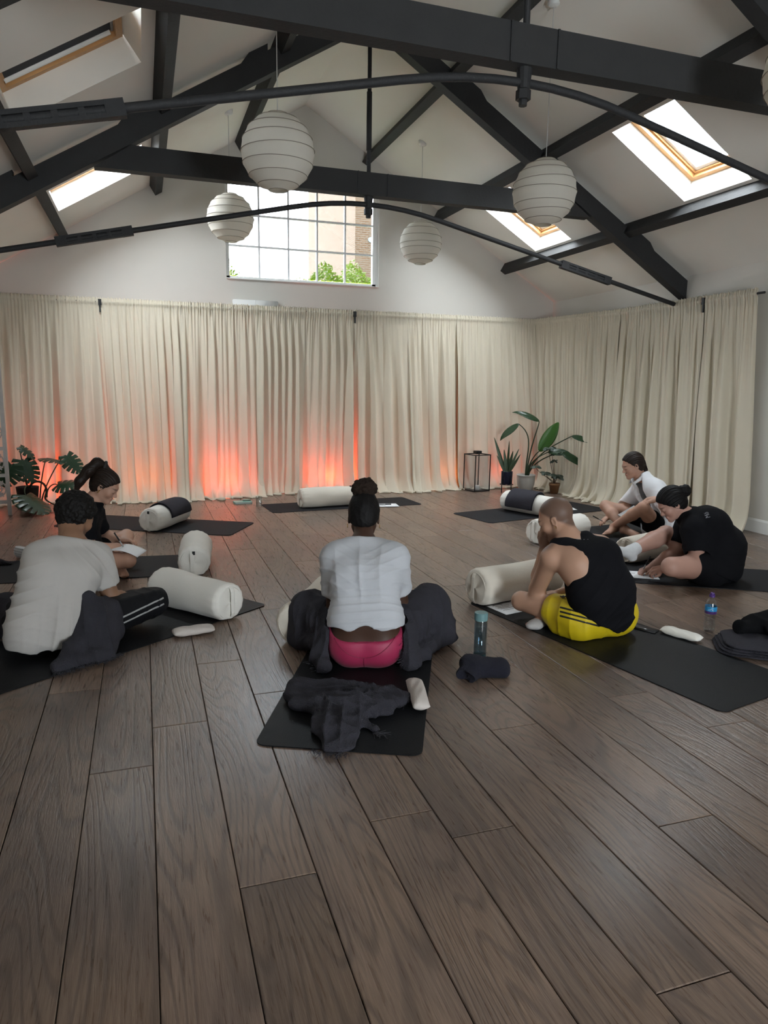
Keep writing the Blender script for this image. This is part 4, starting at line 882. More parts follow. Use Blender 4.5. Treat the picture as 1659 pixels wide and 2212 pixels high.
# ================================================================ implicit-surface modelling for bodies and cloth
A3 = lambda p: np.array(p, dtype=np.float64)
def unit(v): v = A3(v); return v/np.linalg.norm(v)
class Vol:
    """signed-distance grid; primitives are blended with a smooth minimum and meshed with surface nets"""
    def __init__(s, lo, hi, h):
        s.h = h; s.lo = A3(lo); s.n = np.ceil((A3(hi)-s.lo)/h).astype(int)+1; s.f = np.full(tuple(s.n), .25, np.float32)
        s.ax = [(s.lo[i]+h*np.arange(s.n[i])).astype(np.float32) for i in range(3)]
    def _sub(s, lo, hi):
        a = np.clip(np.floor((A3(lo)-s.lo)/s.h).astype(int), 0, s.n-1); b = np.clip(np.ceil((A3(hi)-s.lo)/s.h).astype(int)+1, 1, s.n)
        sl = tuple(slice(a[i], max(b[i], a[i]+1)) for i in range(3)); X, Y, Z = np.meshgrid(*[s.ax[i][sl[i]] for i in range(3)], indexing='ij', sparse=True); return sl, X, Y, Z
    def _mix(s, sl, d, k, op):
        f = s.f[sl]
        if op == 'add':
            if k > 0: q = np.maximum(k-np.abs(f-d), 0)/k; s.f[sl] = np.minimum(f, d)-q*q*k*.25
            else: s.f[sl] = np.minimum(f, d)
        else:
            d = -d
            if k > 0: q = np.maximum(k-np.abs(f-d), 0)/k; s.f[sl] = np.maximum(f, d)+q*q*k*.25
            else: s.f[sl] = np.maximum(f, d)
    def cone(s, a, b, ra, rb=None, k=.02, op='add', flat=None):
        a = A3(a); b = A3(b); rb = ra if rb is None else rb; m = max(ra, rb)+k+.03
        sl, X, Y, Z = s._sub(np.minimum(a, b)-m, np.maximum(a, b)+m); d = b-a; L2 = max(d@d, 1e-9)
        px, py, pz = X-a[0], Y-a[1], Z-a[2]; t = np.clip((px*d[0]+py*d[1]+pz*d[2])/L2, 0, 1)
        qx, qy, qz = px-t*d[0], py-t*d[1], pz-t*d[2]
        if flat is not None:                                    # flatten along a direction
            n, c = unit(flat[0]), flat[1]; e = (qx*n[0]+qy*n[1]+qz*n[2])*(1/c-1); qx, qy, qz = qx+e*n[0], qy+e*n[1], qz+e*n[2]
            dist = (np.sqrt(qx*qx+qy*qy+qz*qz)-(ra+t*(rb-ra)))*np.float32(.5*(1+c))
        else: dist = np.sqrt(qx*qx+qy*qy+qz*qz)-(ra+t*(rb-ra))
        s._mix(sl, dist.astype(np.float32), k, op); return s
    def ell(s, c, r, R=None, k=.02, op='add'):
        c = A3(c); r = A3(r); m = r.max()+k+.03; sl, X, Y, Z = s._sub(c-m, c+m); R = np.eye(3) if R is None else R
        p = (X-c[0], Y-c[1], Z-c[2]); q = [p[0]*R[0, i]+p[1]*R[1, i]+p[2]*R[2, i] for i in range(3)]
        k0 = np.sqrt(sum((q[i]/r[i])**2 for i in range(3))); k1 = np.sqrt(sum((q[i]/r[i]**2)**2 for i in range(3)))+1e-6
        s._mix(sl, (k0*(k0-1)/k1).astype(np.float32), k, op); return s
    def plane(s, p, n, k=.004, wave=None):
        """keep the side the normal points away from"""
        p = A3(p); n = unit(n); X, Y, Z = np.meshgrid(*s.ax, indexing='ij', sparse=True); d = (X-p[0])*n[0]+(Y-p[1])*n[1]+(Z-p[2])*n[2]
        if wave is not None: d = d+wave(X, Y, Z)
        f = s.f; q = np.maximum(k-np.abs(f-d), 0)/k; s.f = (np.maximum(f, d)+q*q*k*.25).astype(np.float32); return s
    def mesh(s):
        f = s.f; f[0], f[-1], f[:, 0], f[:, -1], f[:, :, 0], f[:, :, -1] = (np.maximum(v, .01) for v in (f[0], f[-1], f[:, 0], f[:, -1], f[:, :, 0], f[:, :, -1]))
        S_ = f < 0; c = np.zeros(tuple(s.n-1), np.int8)
        offs = [(i, j, k) for i in (0, 1) for j in (0, 1) for k in (0, 1)]; nx, ny, nz = s.n-1
        for (i, j, k) in offs: c += S_[i:i+nx, j:j+ny, k:k+nz]
        I = np.argwhere((c > 0) & (c < 8)); idx = np.full(tuple(s.n-1), -1, np.int32); idx[I[:, 0], I[:, 1], I[:, 2]] = np.arange(len(I))
        val = np.stack([f[I[:, 0]+i, I[:, 1]+j, I[:, 2]+k] for (i, j, k) in offs], 1); acc = np.zeros((len(I), 3)); cnt = np.zeros(len(I))
        for a in range(8):
            for b in range(a+1, 8):
                oa, ob = A3(offs[a]), A3(offs[b])
                if np.abs(oa-ob).sum() != 1: continue
                va, vb = val[:, a], val[:, b]; m = (va < 0) != (vb < 0); t = np.where(m, va/np.where(m, va-vb, 1), 0)
                acc += np.where(m[:, None], oa+t[:, None]*(ob-oa), 0); cnt += m
        P = s.lo+(I+acc/cnt[:, None])*s.h; Q = []
        for ax in range(3):
            o = [0, 0, 0]; o[ax] = 1; A_ = S_[:s.n[0]-o[0], :s.n[1]-o[1], :s.n[2]-o[2]]; B_ = S_[o[0]:, o[1]:, o[2]:]; E = np.argwhere(A_ != B_); u, v = [(1, 2), (2, 0), (0, 1)][ax]
            ok = (E[:, u] > 0) & (E[:, v] > 0) & (E[:, u] < s.n[u]-1) & (E[:, v] < s.n[v]-1); E = E[ok]; sg = A_[E[:, 0], E[:, 1], E[:, 2]]
            def cell(du, dv): e = E.copy(); e[:, u] -= du; e[:, v] -= dv; return idx[e[:, 0], e[:, 1], e[:, 2]]
            q = np.stack([cell(1, 1), cell(0, 1), cell(0, 0), cell(1, 0)], 1); q[~sg] = q[~sg][:, ::-1]; Q.append(q)
        return P, np.concatenate(Q)
def laplace(P, Q, it=2, lam=.5):
    e = np.concatenate([Q[:, [0, 1]], Q[:, [1, 2]], Q[:, [2, 3]], Q[:, [3, 0]]]); n = len(P); deg = np.bincount(e[:, 0], minlength=n)+np.bincount(e[:, 1], minlength=n)
    for _ in range(it):
        acc = np.stack([np.bincount(e[:, 0], P[e[:, 1], i], n)+np.bincount(e[:, 1], P[e[:, 0], i], n) for i in range(3)], 1); P = P+lam*(acc/np.maximum(deg, 1)[:, None]-P)
    return P
def vnormals(P, Q):
    fn = np.cross(P[Q[:, 2]]-P[Q[:, 0]], P[Q[:, 3]]-P[Q[:, 1]]); N = np.zeros_like(P)
    for k in range(4):
        for i in range(3): N[:, i] += np.bincount(Q[:, k], fn[:, i], len(P))
    return N/np.maximum(np.linalg.norm(N, axis=1), 1e-12)[:, None]
def sdf_object(name, vol, m, parent=None, smooth_it=2, disp=None, tint=None, floor_z=.002, keep=1):
    P, Q = vol.mesh(); P = laplace(P, Q, smooth_it)
    if disp is not None: N = vnormals(P, Q); P = P+N*disp(P, N)[:, None]
    if floor_z is not None: P[:, 2] = np.maximum(P[:, 2], floor_z)
    me = bpy.data.meshes.new(name); me.vertices.add(len(P)); me.vertices.foreach_set('co', P.astype(np.float32).ravel()); me.loops.add(len(Q)*4); me.loops.foreach_set('vertex_index', Q.astype(np.int32).ravel())
    me.polygons.add(len(Q)); me.polygons.foreach_set('loop_start', np.arange(0, len(Q)*4, 4, dtype=np.int32)); me.polygons.foreach_set('loop_total', np.full(len(Q), 4, np.int32)); me.update(); me.validate()
    if tint is not None:
        c = np.ones((len(P), 4), np.float32); c[:, :3] = tint(P); at = me.attributes.new('tint', 'FLOAT_COLOR', 'POINT'); at.data.foreach_set('color', c.ravel())
    return link_mesh(name, me, m, parent, True)
def vnoise(P, sc, seed=0, oct_=2):
    """cheap smooth value noise from warped sines"""
    rg = np.random.RandomState(seed); out = np.zeros(len(P)); amp = 1.
    for o in range(oct_):
        D = rg.normal(size=(4, 3)); D /= np.linalg.norm(D, axis=1)[:, None]; ph = rg.uniform(0, 6.3, 8)
        w_ = np.sin(P@D[0]*sc+ph[0]+1.3*np.sin(P@D[1]*sc*.7+ph[1])); w2 = np.sin(P@D[2]*sc*1.2+ph[2]+1.3*np.sin(P@D[3]*sc*.6+ph[3])); out += amp*w_*w2; amp *= .5; sc *= 2.1
    return out
def wrinkles(amp, dirs, seed=0):
    """fold ridges running across the given direction(s): list of (direction, ridges per metre, centre, radius)"""
    def f(P, N):
        out = .25*amp*vnoise(P, 22., seed)
        for i, (d, fr, c, r) in enumerate(dirs):
            d = unit(d); w_ = np.exp(-np.sum((P-A3(c))**2, 1)/(r*r)); ph = P@d*fr*2*PI+1.6*vnoise(P, 7., seed+i, 1)
            out += amp*w_*((1-np.abs(np.sin(ph*.5)))**2*1.6-.5)
        return out
    return f
# joints of the six people, metres, relative to each seat on the floor
JOINTS = {
 'center': dict(root=(1.020, 3.360), pelvis=(0.002, -0.075, 0.111), hipL=(-0.076, -0.065, 0.115), hipR=(0.077, -0.110, 0.115), waist=(-0.005, -0.094, 0.240), chest=(0.012, -0.016, 0.435), neck=(0.042, 0.111, 0.574), head=(0.075, 0.216, 0.691), shL=(-0.115, 0.093, 0.514), shR=(0.170, -0.016, 0.521), elL=(-0.122, 0.083, 0.234), elR=(0.224, 0.018, 0.249), haL=(0.000, 0.300, 0.180), haR=(0.130, 0.270, 0.180), knL=(-0.196, 0.303, 0.150), knR=(0.413, 0.131, 0.160), anL=(0.170, 0.300, 0.070), anR=(0.030, 0.360, 0.070)),
 'curly': dict(root=(-0.500, 4.020), pelvis=(0.030, -0.080, 0.120), hipL=(-0.060, -0.040, 0.115), hipR=(0.120, -0.100, 0.115), waist=(-0.001, -0.072, 0.219), chest=(0.055, -0.015, 0.388), neck=(0.098, 0.100, 0.525), head=(0.114, 0.212, 0.645), shL=(-0.050, -0.007, 0.482), shR=(0.222, 0.101, 0.433), elL=(-0.115, 0.092, 0.217), elR=(0.285, 0.100, 0.190), haL=(0.100, 0.250, 0.190), haR=(0.390, 0.200, 0.160), knL=(-0.260, 0.220, 0.130), knR=(0.500, 0.160, 0.140), anL=(0.050, 0.330, 0.070), anR=(0.200, 0.280, 0.070)),
 'pony': dict(root=(-0.330, 5.620), pelvis=(-0.100, -0.130, 0.115), hipL=(-0.110, -0.040, 0.110), hipR=(-0.090, -0.220, 0.110), waist=(-0.134, -0.059, 0.214), chest=(-0.129, -0.079, 0.388), neck=(-0.060, -0.074, 0.515), head=(0.035, -0.078, 0.636), shR=(-0.109, -0.238, 0.430), shL=(-0.063, 0.087, 0.404), elR=(-0.060, -0.340, 0.240), elL=(-0.010, 0.170, 0.240), haR=(0.070, -0.240, 0.220), haL=(0.120, 0.040, 0.200), knR=(0.180, -0.340, 0.130), knL=(0.160, 0.240, 0.190), anR=(0.000, 0.020, 0.060), anL=(0.120, -0.200, 0.060)),
 'white': dict(root=(4.560, 5.620), pelvis=(0.082, -0.121, 0.110), hipL=(-0.008, -0.191, 0.110), hipR=(0.168, 0.025, 0.110), waist=(0.088, -0.095, 0.254), chest=(0.014, -0.059, 0.436), neck=(-0.070, -0.017, 0.549), head=(-0.170, -0.002, 0.678), shL=(-0.070, -0.198, 0.476), shR=(0.041, 0.099, 0.458), elL=(-0.050, -0.400, 0.320), elR=(-0.012, 0.262, 0.249), haL=(-0.215, -0.430, 0.425), haR=(-0.245, 0.215, 0.145), knL=(-0.309, -0.371, 0.340), knR=(-0.206, 0.325, 0.237), anL=(-0.290, 0.060, 0.080), anR=(-0.255, -0.066, 0.080)),
 'black': dict(root=(4.020, 4.160), pelvis=(-0.046, -0.073, 0.120), hipL=(-0.156, -0.156, 0.120), hipR=(0.048, 0.018, 0.120), waist=(0.006, -0.069, 0.257), chest=(-0.077, -0.016, 0.392), neck=(-0.190, 0.061, 0.460), head=(-0.305, 0.111, 0.555), shL=(-0.256, -0.095, 0.375), shR=(-0.080, 0.177, 0.354), elL=(-0.300, -0.180, 0.190), elR=(-0.200, 0.150, 0.170), haL=(-0.440, -0.020, 0.100), haR=(-0.388, 0.185, 0.050), knL=(-0.566, -0.233, 0.175), knR=(-0.220, 0.250, 0.290), anR=(-0.606, 0.161, 0.200), anL=(-0.208, -0.072, 0.060)),
 'yellow': dict(root=(2.380, 3.360), pelvis=(0.043, -0.045, 0.120), hipL=(-0.076, -0.047, 0.115), hipR=(0.157, -0.045, 0.115), waist=(0.008, -0.113, 0.269), chest=(-0.042, -0.053, 0.437), neck=(-0.101, 0.072, 0.539), head=(-0.130, 0.163, 0.642), shL=(-0.242, 0.021, 0.451), shR=(0.094, 0.034, 0.498), elL=(-0.211, 0.201, 0.214), elR=(0.190, 0.132, 0.242), haL=(-0.157, 0.233, 0.462), haR=(-0.036, 0.248, 0.160), knL=(-0.257, 0.298, 0.120), knR=(0.331, 0.359, 0.150), anL=(0.100, 0.280, 0.060), anR=(-0.120, 0.190, 0.060)),
}
# ================================================================ people
def frame(fwd, upish=(0, 0, 1)):
    y = unit(fwd); x = unit(np.cross(y, upish)); z = np.cross(x, y); return np.stack([x, y, z], 1)      # columns: right, forward, up
def skin_mat(name, col): return mat(name, col, .5, .12, 9., .08, 260, spec=.35, attr='tint')
def hand(V, w, d, n, curl=.5, side=1, sc=1., spread=.0, k=.006):
    """w wrist, d finger direction, n back-of-hand normal, side +1 thumb towards cross(d,n)"""
    w = A3(w); d = unit(d); n = unit(A3(n)-d*(A3(n)@d)); l = np.cross(d, n)*side
    V.cone(w, w+d*.035*sc, .026*sc, .03*sc, .012, flat=(n, .62)); V.cone(w+d*.035*sc+l*.014*sc, w+d*.078*sc+l*.018*sc, .021*sc, .017*sc, .012); V.cone(w+d*.035*sc-l*.014*sc, w+d*.074*sc-l*.02*sc, .02*sc, .016*sc, .012)
    for i, (o, L) in enumerate(((.028, .066), (.0095, .074), (-.0095, .068), (-.027, .054))):
        p = w+d*(.084-.006*abs(i-1.2))*sc+l*o*sc; a = 0.; dd = unit(d+l*o*spread*12); L *= sc
        for j, (f, r0, r1) in enumerate(((.45, .0098, .009), (.31, .009, .0082), (.24, .0082, .0068))):
            a += curl*(.75 if j == 0 else 1.); v = dd*math.cos(a)-n*math.sin(a); q = p+v*L*f; V.cone(p, q, r0*sc, r1*sc, k if j == 0 else .003); p = q
    p = w+d*.022*sc+l*.022*sc; v = unit(d*.75+l*.75-n*.35); q = p+v*.04*sc; V.cone(p, q, .015*sc, .011*sc, .01); v2 = unit(d*.95+l*(.35-.5*curl)-n*.3*curl); V.cone(q, q+v2*.03*sc, .0108*sc, .009*sc, .003)
def foot(V, an, d, n=(0, 0, 1), sc=1., toes=True):
    an = A3(an); d = unit(d); n = unit(A3(n)-d*(A3(n)@d)); l = np.cross(d, n)
    heel = an-d*.03*sc-n*.03*sc; ball = an+d*.125*sc-n*.035*sc
    V.cone(an, heel, .034*sc, .031*sc, .02); V.cone(an+n*-.005, ball, .036*sc, .03*sc, .02, flat=(n, .75)); V.cone(heel, ball, .03*sc, .033*sc, .02, flat=(n, .7))
    if toes:
        for i, o in enumerate((.026, .010, -.004, -.017, -.028)):
            r = (.0125, .0095, .009, .0085, .008)[i]*sc; p = ball+d*(.018-.004*i)*sc+l*o*sc*1.05; V.cone(p, p+d*(.03-.003*i)*sc-n*.004, r, r*.9, .005)
    else: V.cone(ball-l*.012, ball+d*.035*sc, .03*sc, .022*sc, .02, flat=(n, .7))
def head_parts(V, hc, F, male=False, sc=1.):
    T = lambda x, y, z: hc+F@(A3((x, y, z))*sc)
    V.ell(T(0, -.012, .035), A3((.075, .097, .088))*sc, F, .02); V.ell(T(0, .026, -.028), A3((.057, .063, .085))*sc, F, .03)
    for s in (-1, 1):
        V.cone(T(s*(.05 if male else .045), -.004, -.048), T(s*.010, .070, -.092), (.021 if male else .017)*sc, .016*sc, .025); V.ell(T(s*.04, .06, -.022), A3((.026, .024, .03))*sc, F, .02)
        V.ell(T(s*.032, .098, .004), A3((.018, .011, .010))*sc, F, .014, 'sub'); V.ell(T(s*.031, .0795, .004), A3((.0145, .013, .0125))*sc, F, .003)
        V.ell(T(s*.078, -.008, -.004), A3((.009, .018, .03))*sc, F, .006); V.ell(T(s*.084, -.004, -.003), A3((.006, .010, .018))*sc, F, .004, 'sub')
    V.cone(T(-.03, .079, .026), T(.03, .079, .026), (.0125 if male else .010)*sc, None, .025)
    V.cone(T(0, .083, .010), T(0, .107, -.025), .008*sc, (.012 if male else .0105)*sc, .014)
    for s in (-1, 1): V.ell(T(s*.011, .098, -.031), A3((.008, .01, .007))*sc, F, .006)
    V.cone(T(-.016, .088, -.057), T(.016, .088, -.057), .0075*sc, None, .006); V.cone(T(-.013, .087, -.069), T(.013, .087, -.069), .0085*sc, None, .006)
    V.ell(T(0, .076, -.096), A3((.018, .016, .016))*sc, F, .018)
def face_tint(hc, F, sc=1., stubble=False, buzz=False):
    def f(P):
        q = ((P-hc)@F)/sc; c = np.ones((len(P), 3))
        def blend(m, col):
            nonlocal c
            c = c*(1-m[:, None])+A3(col)[None]*m[:, None]
        g = lambda x, y, z, rx, ry, rz: np.exp(-(((q[:, 0]-x)/rx)**2+((q[:, 1]-y)/ry)**2+((q[:, 2]-z)/rz)**2)*1.2)
        for s in (-1, 1):
            blend(np.clip(g(s*.033, .09, .028, .022, .03, .0045)*1.6, 0, .85), (.16, .12, .11))          # eyebrow
            blend(np.clip(g(s*.031, .09, -.004, .016, .02, .0035)*1.5, 0, .8), (.12, .09, .08))           # lash line
            blend(g(s*.045, .07, -.03, .03, .04, .022)*.25, (1.1, .78, .74))
        blend(np.clip(g(0, .095, -.063, .021, .02, .011)*1.2, 0, .7), (.85, .5, .5))
        if stubble:
            m = np.clip((q[:, 1]-.005)/.02, 0, 1)*np.clip((-.03-q[:, 2])/.03, 0, 1)*np.clip((q[:, 2]+.135)/.02, 0, 1); blend(m*.7, (.30, .26, .25))
        if buzz:
            ln = (q[:, 1]-.07)*.145-(q[:, 2]-.078)*.135; m = np.clip((-ln-.0004)/.0028, 0, 1)*(np.abs(q[:, 0]) < .0745+.02*(q[:, 2] > .02))*np.clip((q[:, 2]+.085)/.02, 0, 1); blend(m*.85, (.20, .20, .215))
        return c
    return f
def torso(V, J, tw=1., ti=0., k=.06, top=True):
    lp = unit(A3(J['hipR'])-A3(J['hipL'])); lc = unit(A3(J['shR'])-A3(J['shL'])); p, w_, c, n = (A3(J[q]) for q in ('pelvis', 'waist', 'chest', 'neck'))
    V.cone(J['hipL'], J['hipR'], .108*tw+ti, None, k); V.cone(p-lp*.05*tw, w_-lc*.055*tw, .098*tw+ti, .09*tw+ti, k); V.cone(p+lp*.05*tw, w_+lp*.055*tw, .098*tw+ti, .09*tw+ti, k)
    lm = unit(lp+lc)
    V.cone(w_-lm*.055*tw, c-lc*.075*tw, .09*tw+ti, .098*tw+ti, k); V.cone(w_+lm*.055*tw, c+lc*.075*tw, .09*tw+ti, .098*tw+ti, k)
    V.cone(c-lc*.07*tw, A3(J['shL'])*.75+n*.25, .085*tw+ti, .052+ti, k); V.cone(c+lc*.07*tw, A3(J['shR'])*.75+n*.25, .085*tw+ti, .052+ti, k)
    V.cone(c, n, .09*tw+ti, .055+ti, k); V.cone(n, J['shL'], .05+ti, .05+ti, k*.7); V.cone(n, J['shR'], .05+ti, .05+ti, k*.7)
def arm(V, J, s, r=1., ti=0., frac=None, k=.03):
    sh, el, ha = A3(J['sh'+s]), A3(J['el'+s]), A3(J['ha'+s])
    if frac is None: V.cone(sh, el, .052*r, .041*r, k); V.cone(el, el+(ha-el)*.35, .040*r, .041*r, .02); V.cone(el+(ha-el)*.35, ha, .041*r, .026*r, .02)
    else: V.cone(sh, sh+(el-sh)*frac, .054*r+ti, .047*r+ti, k)
def leg(V, J, s, r=1., ti=0., shin=True, k=.04):
    hp, kn, an = A3(J['hip'+s]), A3(J['kn'+s]), A3(J['an'+s])
    V.cone(hp, kn, .088*r+ti, .056*r+ti, k)
    if shin: V.cone(kn, kn+(an-kn)*.35, .054*r+ti, .055*r+ti, .02); V.cone(kn+(an-kn)*.35, an, .054*r+ti, .034*r+ti, .02)
def bounds(J, m=.22):
    A_ = np.array([v for k_, v in J.items() if k_ != 'root']); lo = A_.min(0)-m; hi = A_.max(0)+m; lo[2] = -.02; return lo, hi
def curls(V, pts, r, k=.006):
    for p, q in zip(pts, r): V.ell(p, (q, q, q), None, k)
def scalp(V, hc, F, grow=.012, sc=1., plane_p=(0, .078, .088), plane_n=(0, .145, -.135), k=.01):
    T = lambda x, y, z: hc+F@(A3((x, y, z))*sc)
    V.ell(T(0, -.013, .036), (A3((.075, .097, .088))+grow)*sc, F, k); V.ell(T(0, -.03, -.01), (A3((.066, .07, .07))+grow*.8)*sc, F, .02); V.plane(T(*plane_p), F@A3(plane_n), .008)
def strand_disp(hc, F, amp=.0018, fr=170., seed=0):
    """combed strands: fine ridges running front to back over the head"""
    def f(P, N):
        q = (P-hc)@F; a = np.arctan2(q[:, 0], q[:, 2]+.04); return amp*np.sin(a*fr*.28+2*vnoise(P, 14., seed, 1))+amp*.6*np.sin(a*fr*.11+1.)
    return f
def person(key, label, hdir, skin, tw=1., lr=1., ar=1., hs=1., male=False, tint_kw={}, hands={}, feet={}, extra=None):
    J = JOINTS[key]; root = thing('person', label, 'person', (J['root'][0], J['root'][1], MT), group='people seated in a ring')
    lo, hi = bounds(J); V = Vol(lo, hi, .0052); F = frame(hdir); hc = A3(J['head'])
    torso(V, J, tw)
    for s in 'LR': arm(V, J, s, ar); leg(V, J, s, lr)
    V.cone(J['neck'], hc+F@A3((0, -.028, -.05)), .054*hs*(1.12 if male else .95), .05*hs*(1.1 if male else .92), .03)
    head_parts(V, hc, F, male, hs)
    for s, (d, n, curl, side, sc) in hands.items(): hand(V, J['ha'+s], d, n, curl, side, sc)
    for s, (d, n) in feet.items(): foot(V, J['an'+s], d, n, 1., True)
    if extra: extra(V, J)
    b = sdf_object('body', V, skin, root, 1, None, face_tint(hc, F, hs, **tint_kw), .001)
    return root, J, F, hc
H = lambda deg, z: (math.cos(math.radians(deg)), math.sin(math.radians(deg)), z)
def ring_tube(name, c, nrm, r, t, m, parent, seg=28, sq=1., xdir=(1, 0, 0)):
    c = A3(c); n = unit(nrm); x = unit(np.cross(n, unit(A3(xdir)+A3((.01, .02, .03))))); y = np.cross(n, x); bm = NB(); tube(bm, [tuple(c+x*r*math.cos(q)+y*r*sq*math.sin(q)) for q in [2*PI*i/seg for i in range(seg+1)]], t, 6, False); return link_mesh(name, bm, m, parent, True)
def sleeve_open(V, J, s, frac, r, depth=.02):
    sh, el = A3(J['sh'+s]), A3(J['el'+s]); e = sh+(el-sh)*frac; d = unit(el-sh); V.plane_local = None
    V.cone(e-d*depth, e+d*.08, r, r, .004, 'sub')
def cut_sleeve(V, J, s, frac, rad=.13):
    """square cut of the sleeve end: remove everything past the cuff, near the arm only"""
    sh, el = A3(J['sh'+s]), A3(J['el'+s]); d = unit(el-sh); e = sh+(el-sh)*frac
    V.cone(e+d*(rad*.5), e+d*(rad*.5+.12), rad*.5, rad*.5, .004, 'sub')
from mathutils.bvhtree import BVHTree
def bvh_of(o): return BVHTree.FromPolygons([v.co for v in o.data.vertices], [tuple(p.vertices) for p in o.data.polygons])
def snap_curve(tree, a, b, dirn, n=14, lift=.0015, via=None):
    """points from a to b dropped on a surface along dirn"""
    a = Vector(a); b = Vector(b); d = Vector(dirn).normalized(); out = []
    for i in range(n):
        t = i/(n-1); p = a.lerp(b, t) if via is None else a*(1-t)**2+Vector(via)*2*t*(1-t)+b*t*t
        h = tree.ray_cast(p-d*.6, d, 1.4)
        if h[0] is not None: out.append(h[0]-d*lift)
    return out
def stripe(name, tree, a, b, dirn, r, m, parent, n=14, via=None, lift=.001):
    pts = snap_curve(tree, a, b, dirn, n, lift, via)
    if len(pts) > 1: bm = NB(); tube(bm, pts, r, 6); return link_mesh(name, bm, m, parent, True)
def to_local(J, p): return A3(p)-A3((*J['root'], MT))

# ---------------------------------------------------------------- 1. woman in pink leggings, seen from behind
SK_D = skin_mat('deep_brown_skin', (.060, .028, .017))
M_TEEW = mat('white_cotton_tee', (.50, .51, .54), .9, .06, 8., .12, 200, sheen=.1)
M_PINK = mat('raspberry_leggings', (.36, .018, .075), .55, .15, 10., .05, 200, sheen=.1)
root, J, F, hc = person('center', 'woman seen from behind in a white tee and raspberry leggings, hair in a high puff', H(70, -.5), SK_D,
    hands={'L': (H(40, -.2), (0, 0, 1), .5, 1, .95), 'R': (H(110, -.2), (0, 0, 1), .5, -1, .95)}, feet={'L': (H(-20, 0), (0, 0, 1)), 'R': (H(160, 0), (0, 0, 1))})
lo, hi = bounds(J, .2)
V = Vol(lo, hi, .006); torso(V, J, .98, .016, .06)
w0, p0 = A3(J['waist']), A3(J['pelvis']); lat = unit(A3(J['shR'])-A3(J['shL'])); bk = unit(np.cross((0, 0, 1), lat)); bk = bk if bk[1] < 0 else -bk
V.cone(w0-lat*.09, w0+lat*.09, .098, None, .05)
for s in 'LR': arm(V, J, s, 1.05, .022, .60, .04); cut_sleeve(V, J, s, .60, .15)
V.plane(w0+A3((0, 0, -.022)), (0, 0, -1), .006, lambda X, Y, Z: .012*np.sin((X*lat[0]+Y*lat[1])*16+1.)+.010*np.sin((X*lat[0]+Y*lat[1])*41))
V.plane(A3(J['neck'])+A3((0, 0, .035))+.02*bk*-1, (unit(F[:, 2])+A3((0, 0, .6))), .01)
up_ = unit(A3(J['neck'])-w0)
tee = sdf_object('tshirt', V, M_TEEW, root, 2, wrinkles(.0075, [(up_, 26, w0+A3((0, 0, .05)), .17), (up_+lat*.6, 20, A3(J['chest'])-lat*.14, .12), (up_-lat*.6, 20, A3(J['chest'])+lat*.14, .12), (lat, 9, A3(J['chest'])+bk*.1+up_*.05, .16)], 3))
tr = bvh_of(tee)
for a, b in (((-.01, -.12, .0), (.0, -.12, -.10)),): pass
ring_tube('neckband', A3(J['neck'])+A3((0, .012, .022)), unit(F[:, 2])+A3((0, 0, .5)), .066, .007, M_TEEW, root)
V = Vol(lo, hi, .006); V.cone(J['hipL'], J['hipR'], .119, None, .05); V.cone(p0-lat*.055, w0-lat*.055, .105, .098, .06); V.cone(p0+lat*.055, w0+lat*.055, .105, .098, .06)
for s in (-1, 1): V.ell(p0+lat*.062*s+bk*.035+A3((0, 0, -.012)), (.105, .10, .10), None, .03)
for s in 'LR': leg(V, J, s, 1.0, .008)
V.plane(w0+A3((0, 0, -.048))+bk*0, A3((0, 0, 1))+bk*.35, .005)
leg1 = sdf_object('leggings', V, M_PINK, root, 2)
tr = bvh_of(leg1); M_SEAM = mat('raspberry_seam', (.22, .010, .045), .6)
stripe('seam', tr, tuple(p0-lat*.15+A3((0, 0, .055))), tuple(p0+lat*.15+A3((0, 0, .055))), tuple(-bk), .0022, M_SEAM, leg1, 24, via=tuple(p0+A3((0, 0, -.125))))
stripe('seam', tr, tuple(p0+A3((0, 0, -.036))), tuple(p0+A3((0, 0, -.10))), tuple(-bk), .0016, M_SEAM, leg1, 8)
stripe('waistband_seam', tr, tuple(w0-lat*.13+A3((0, 0, -.062))), tuple(w0+lat*.13+A3((0, 0, -.062))), tuple(-bk), .0016, M_SEAM, leg1, 20, via=tuple(w0+A3((0, 0, -.115))))
M_HB = mat('black_hair', (.007, .006, .006), .6, .4, 40., .2, 120, spec=.18); M_PUFF = mat('brown_black_curls', (.030, .019, .014), .85, .5, 60., .4, 160, spec=.15)
V = Vol(hc-.2, hc+.24, .0045); scalp(V, hc, F, .011, 1., (0, .074, .085)); V.cone(hc+F@A3((0, -.03, .09)), hc+F@A3((0, -.045, .128)), .062, .05, .03)
hair = sdf_object('hair', V, M_HB, root, 1, lambda P, N: .0015*vnoise(P, 90., 1), None, None)
V = Vol(hc-.1, hc+.3, .0045); rg = np.random.RandomState(5); bc = hc+F@A3((0, -.05, .155))
D = rg.normal(size=(190, 3)); D /= np.linalg.norm(D, axis=1)[:, None]; curls(V, bc+D*(rg.uniform(.6, 1, 190)**.5)[:, None]*A3((.062, .058, .046)), rg.uniform(.009, .017, 190)); V.ell(bc, (.05, .05, .038))
sdf_object('hair_puff', V, M_PUFF, root, 0, lambda P, N: .003*vnoise(P, 160., 2), None, None)
M_GOLD = mat('gold', (.55, .36, .14), .3, metal=1.)
for s in (-1, 1): ring_tube('earring', hc+F@A3((s*.086, -.004, -.042)), F[:, 0], .011, .0016, M_GOLD, root, 16)

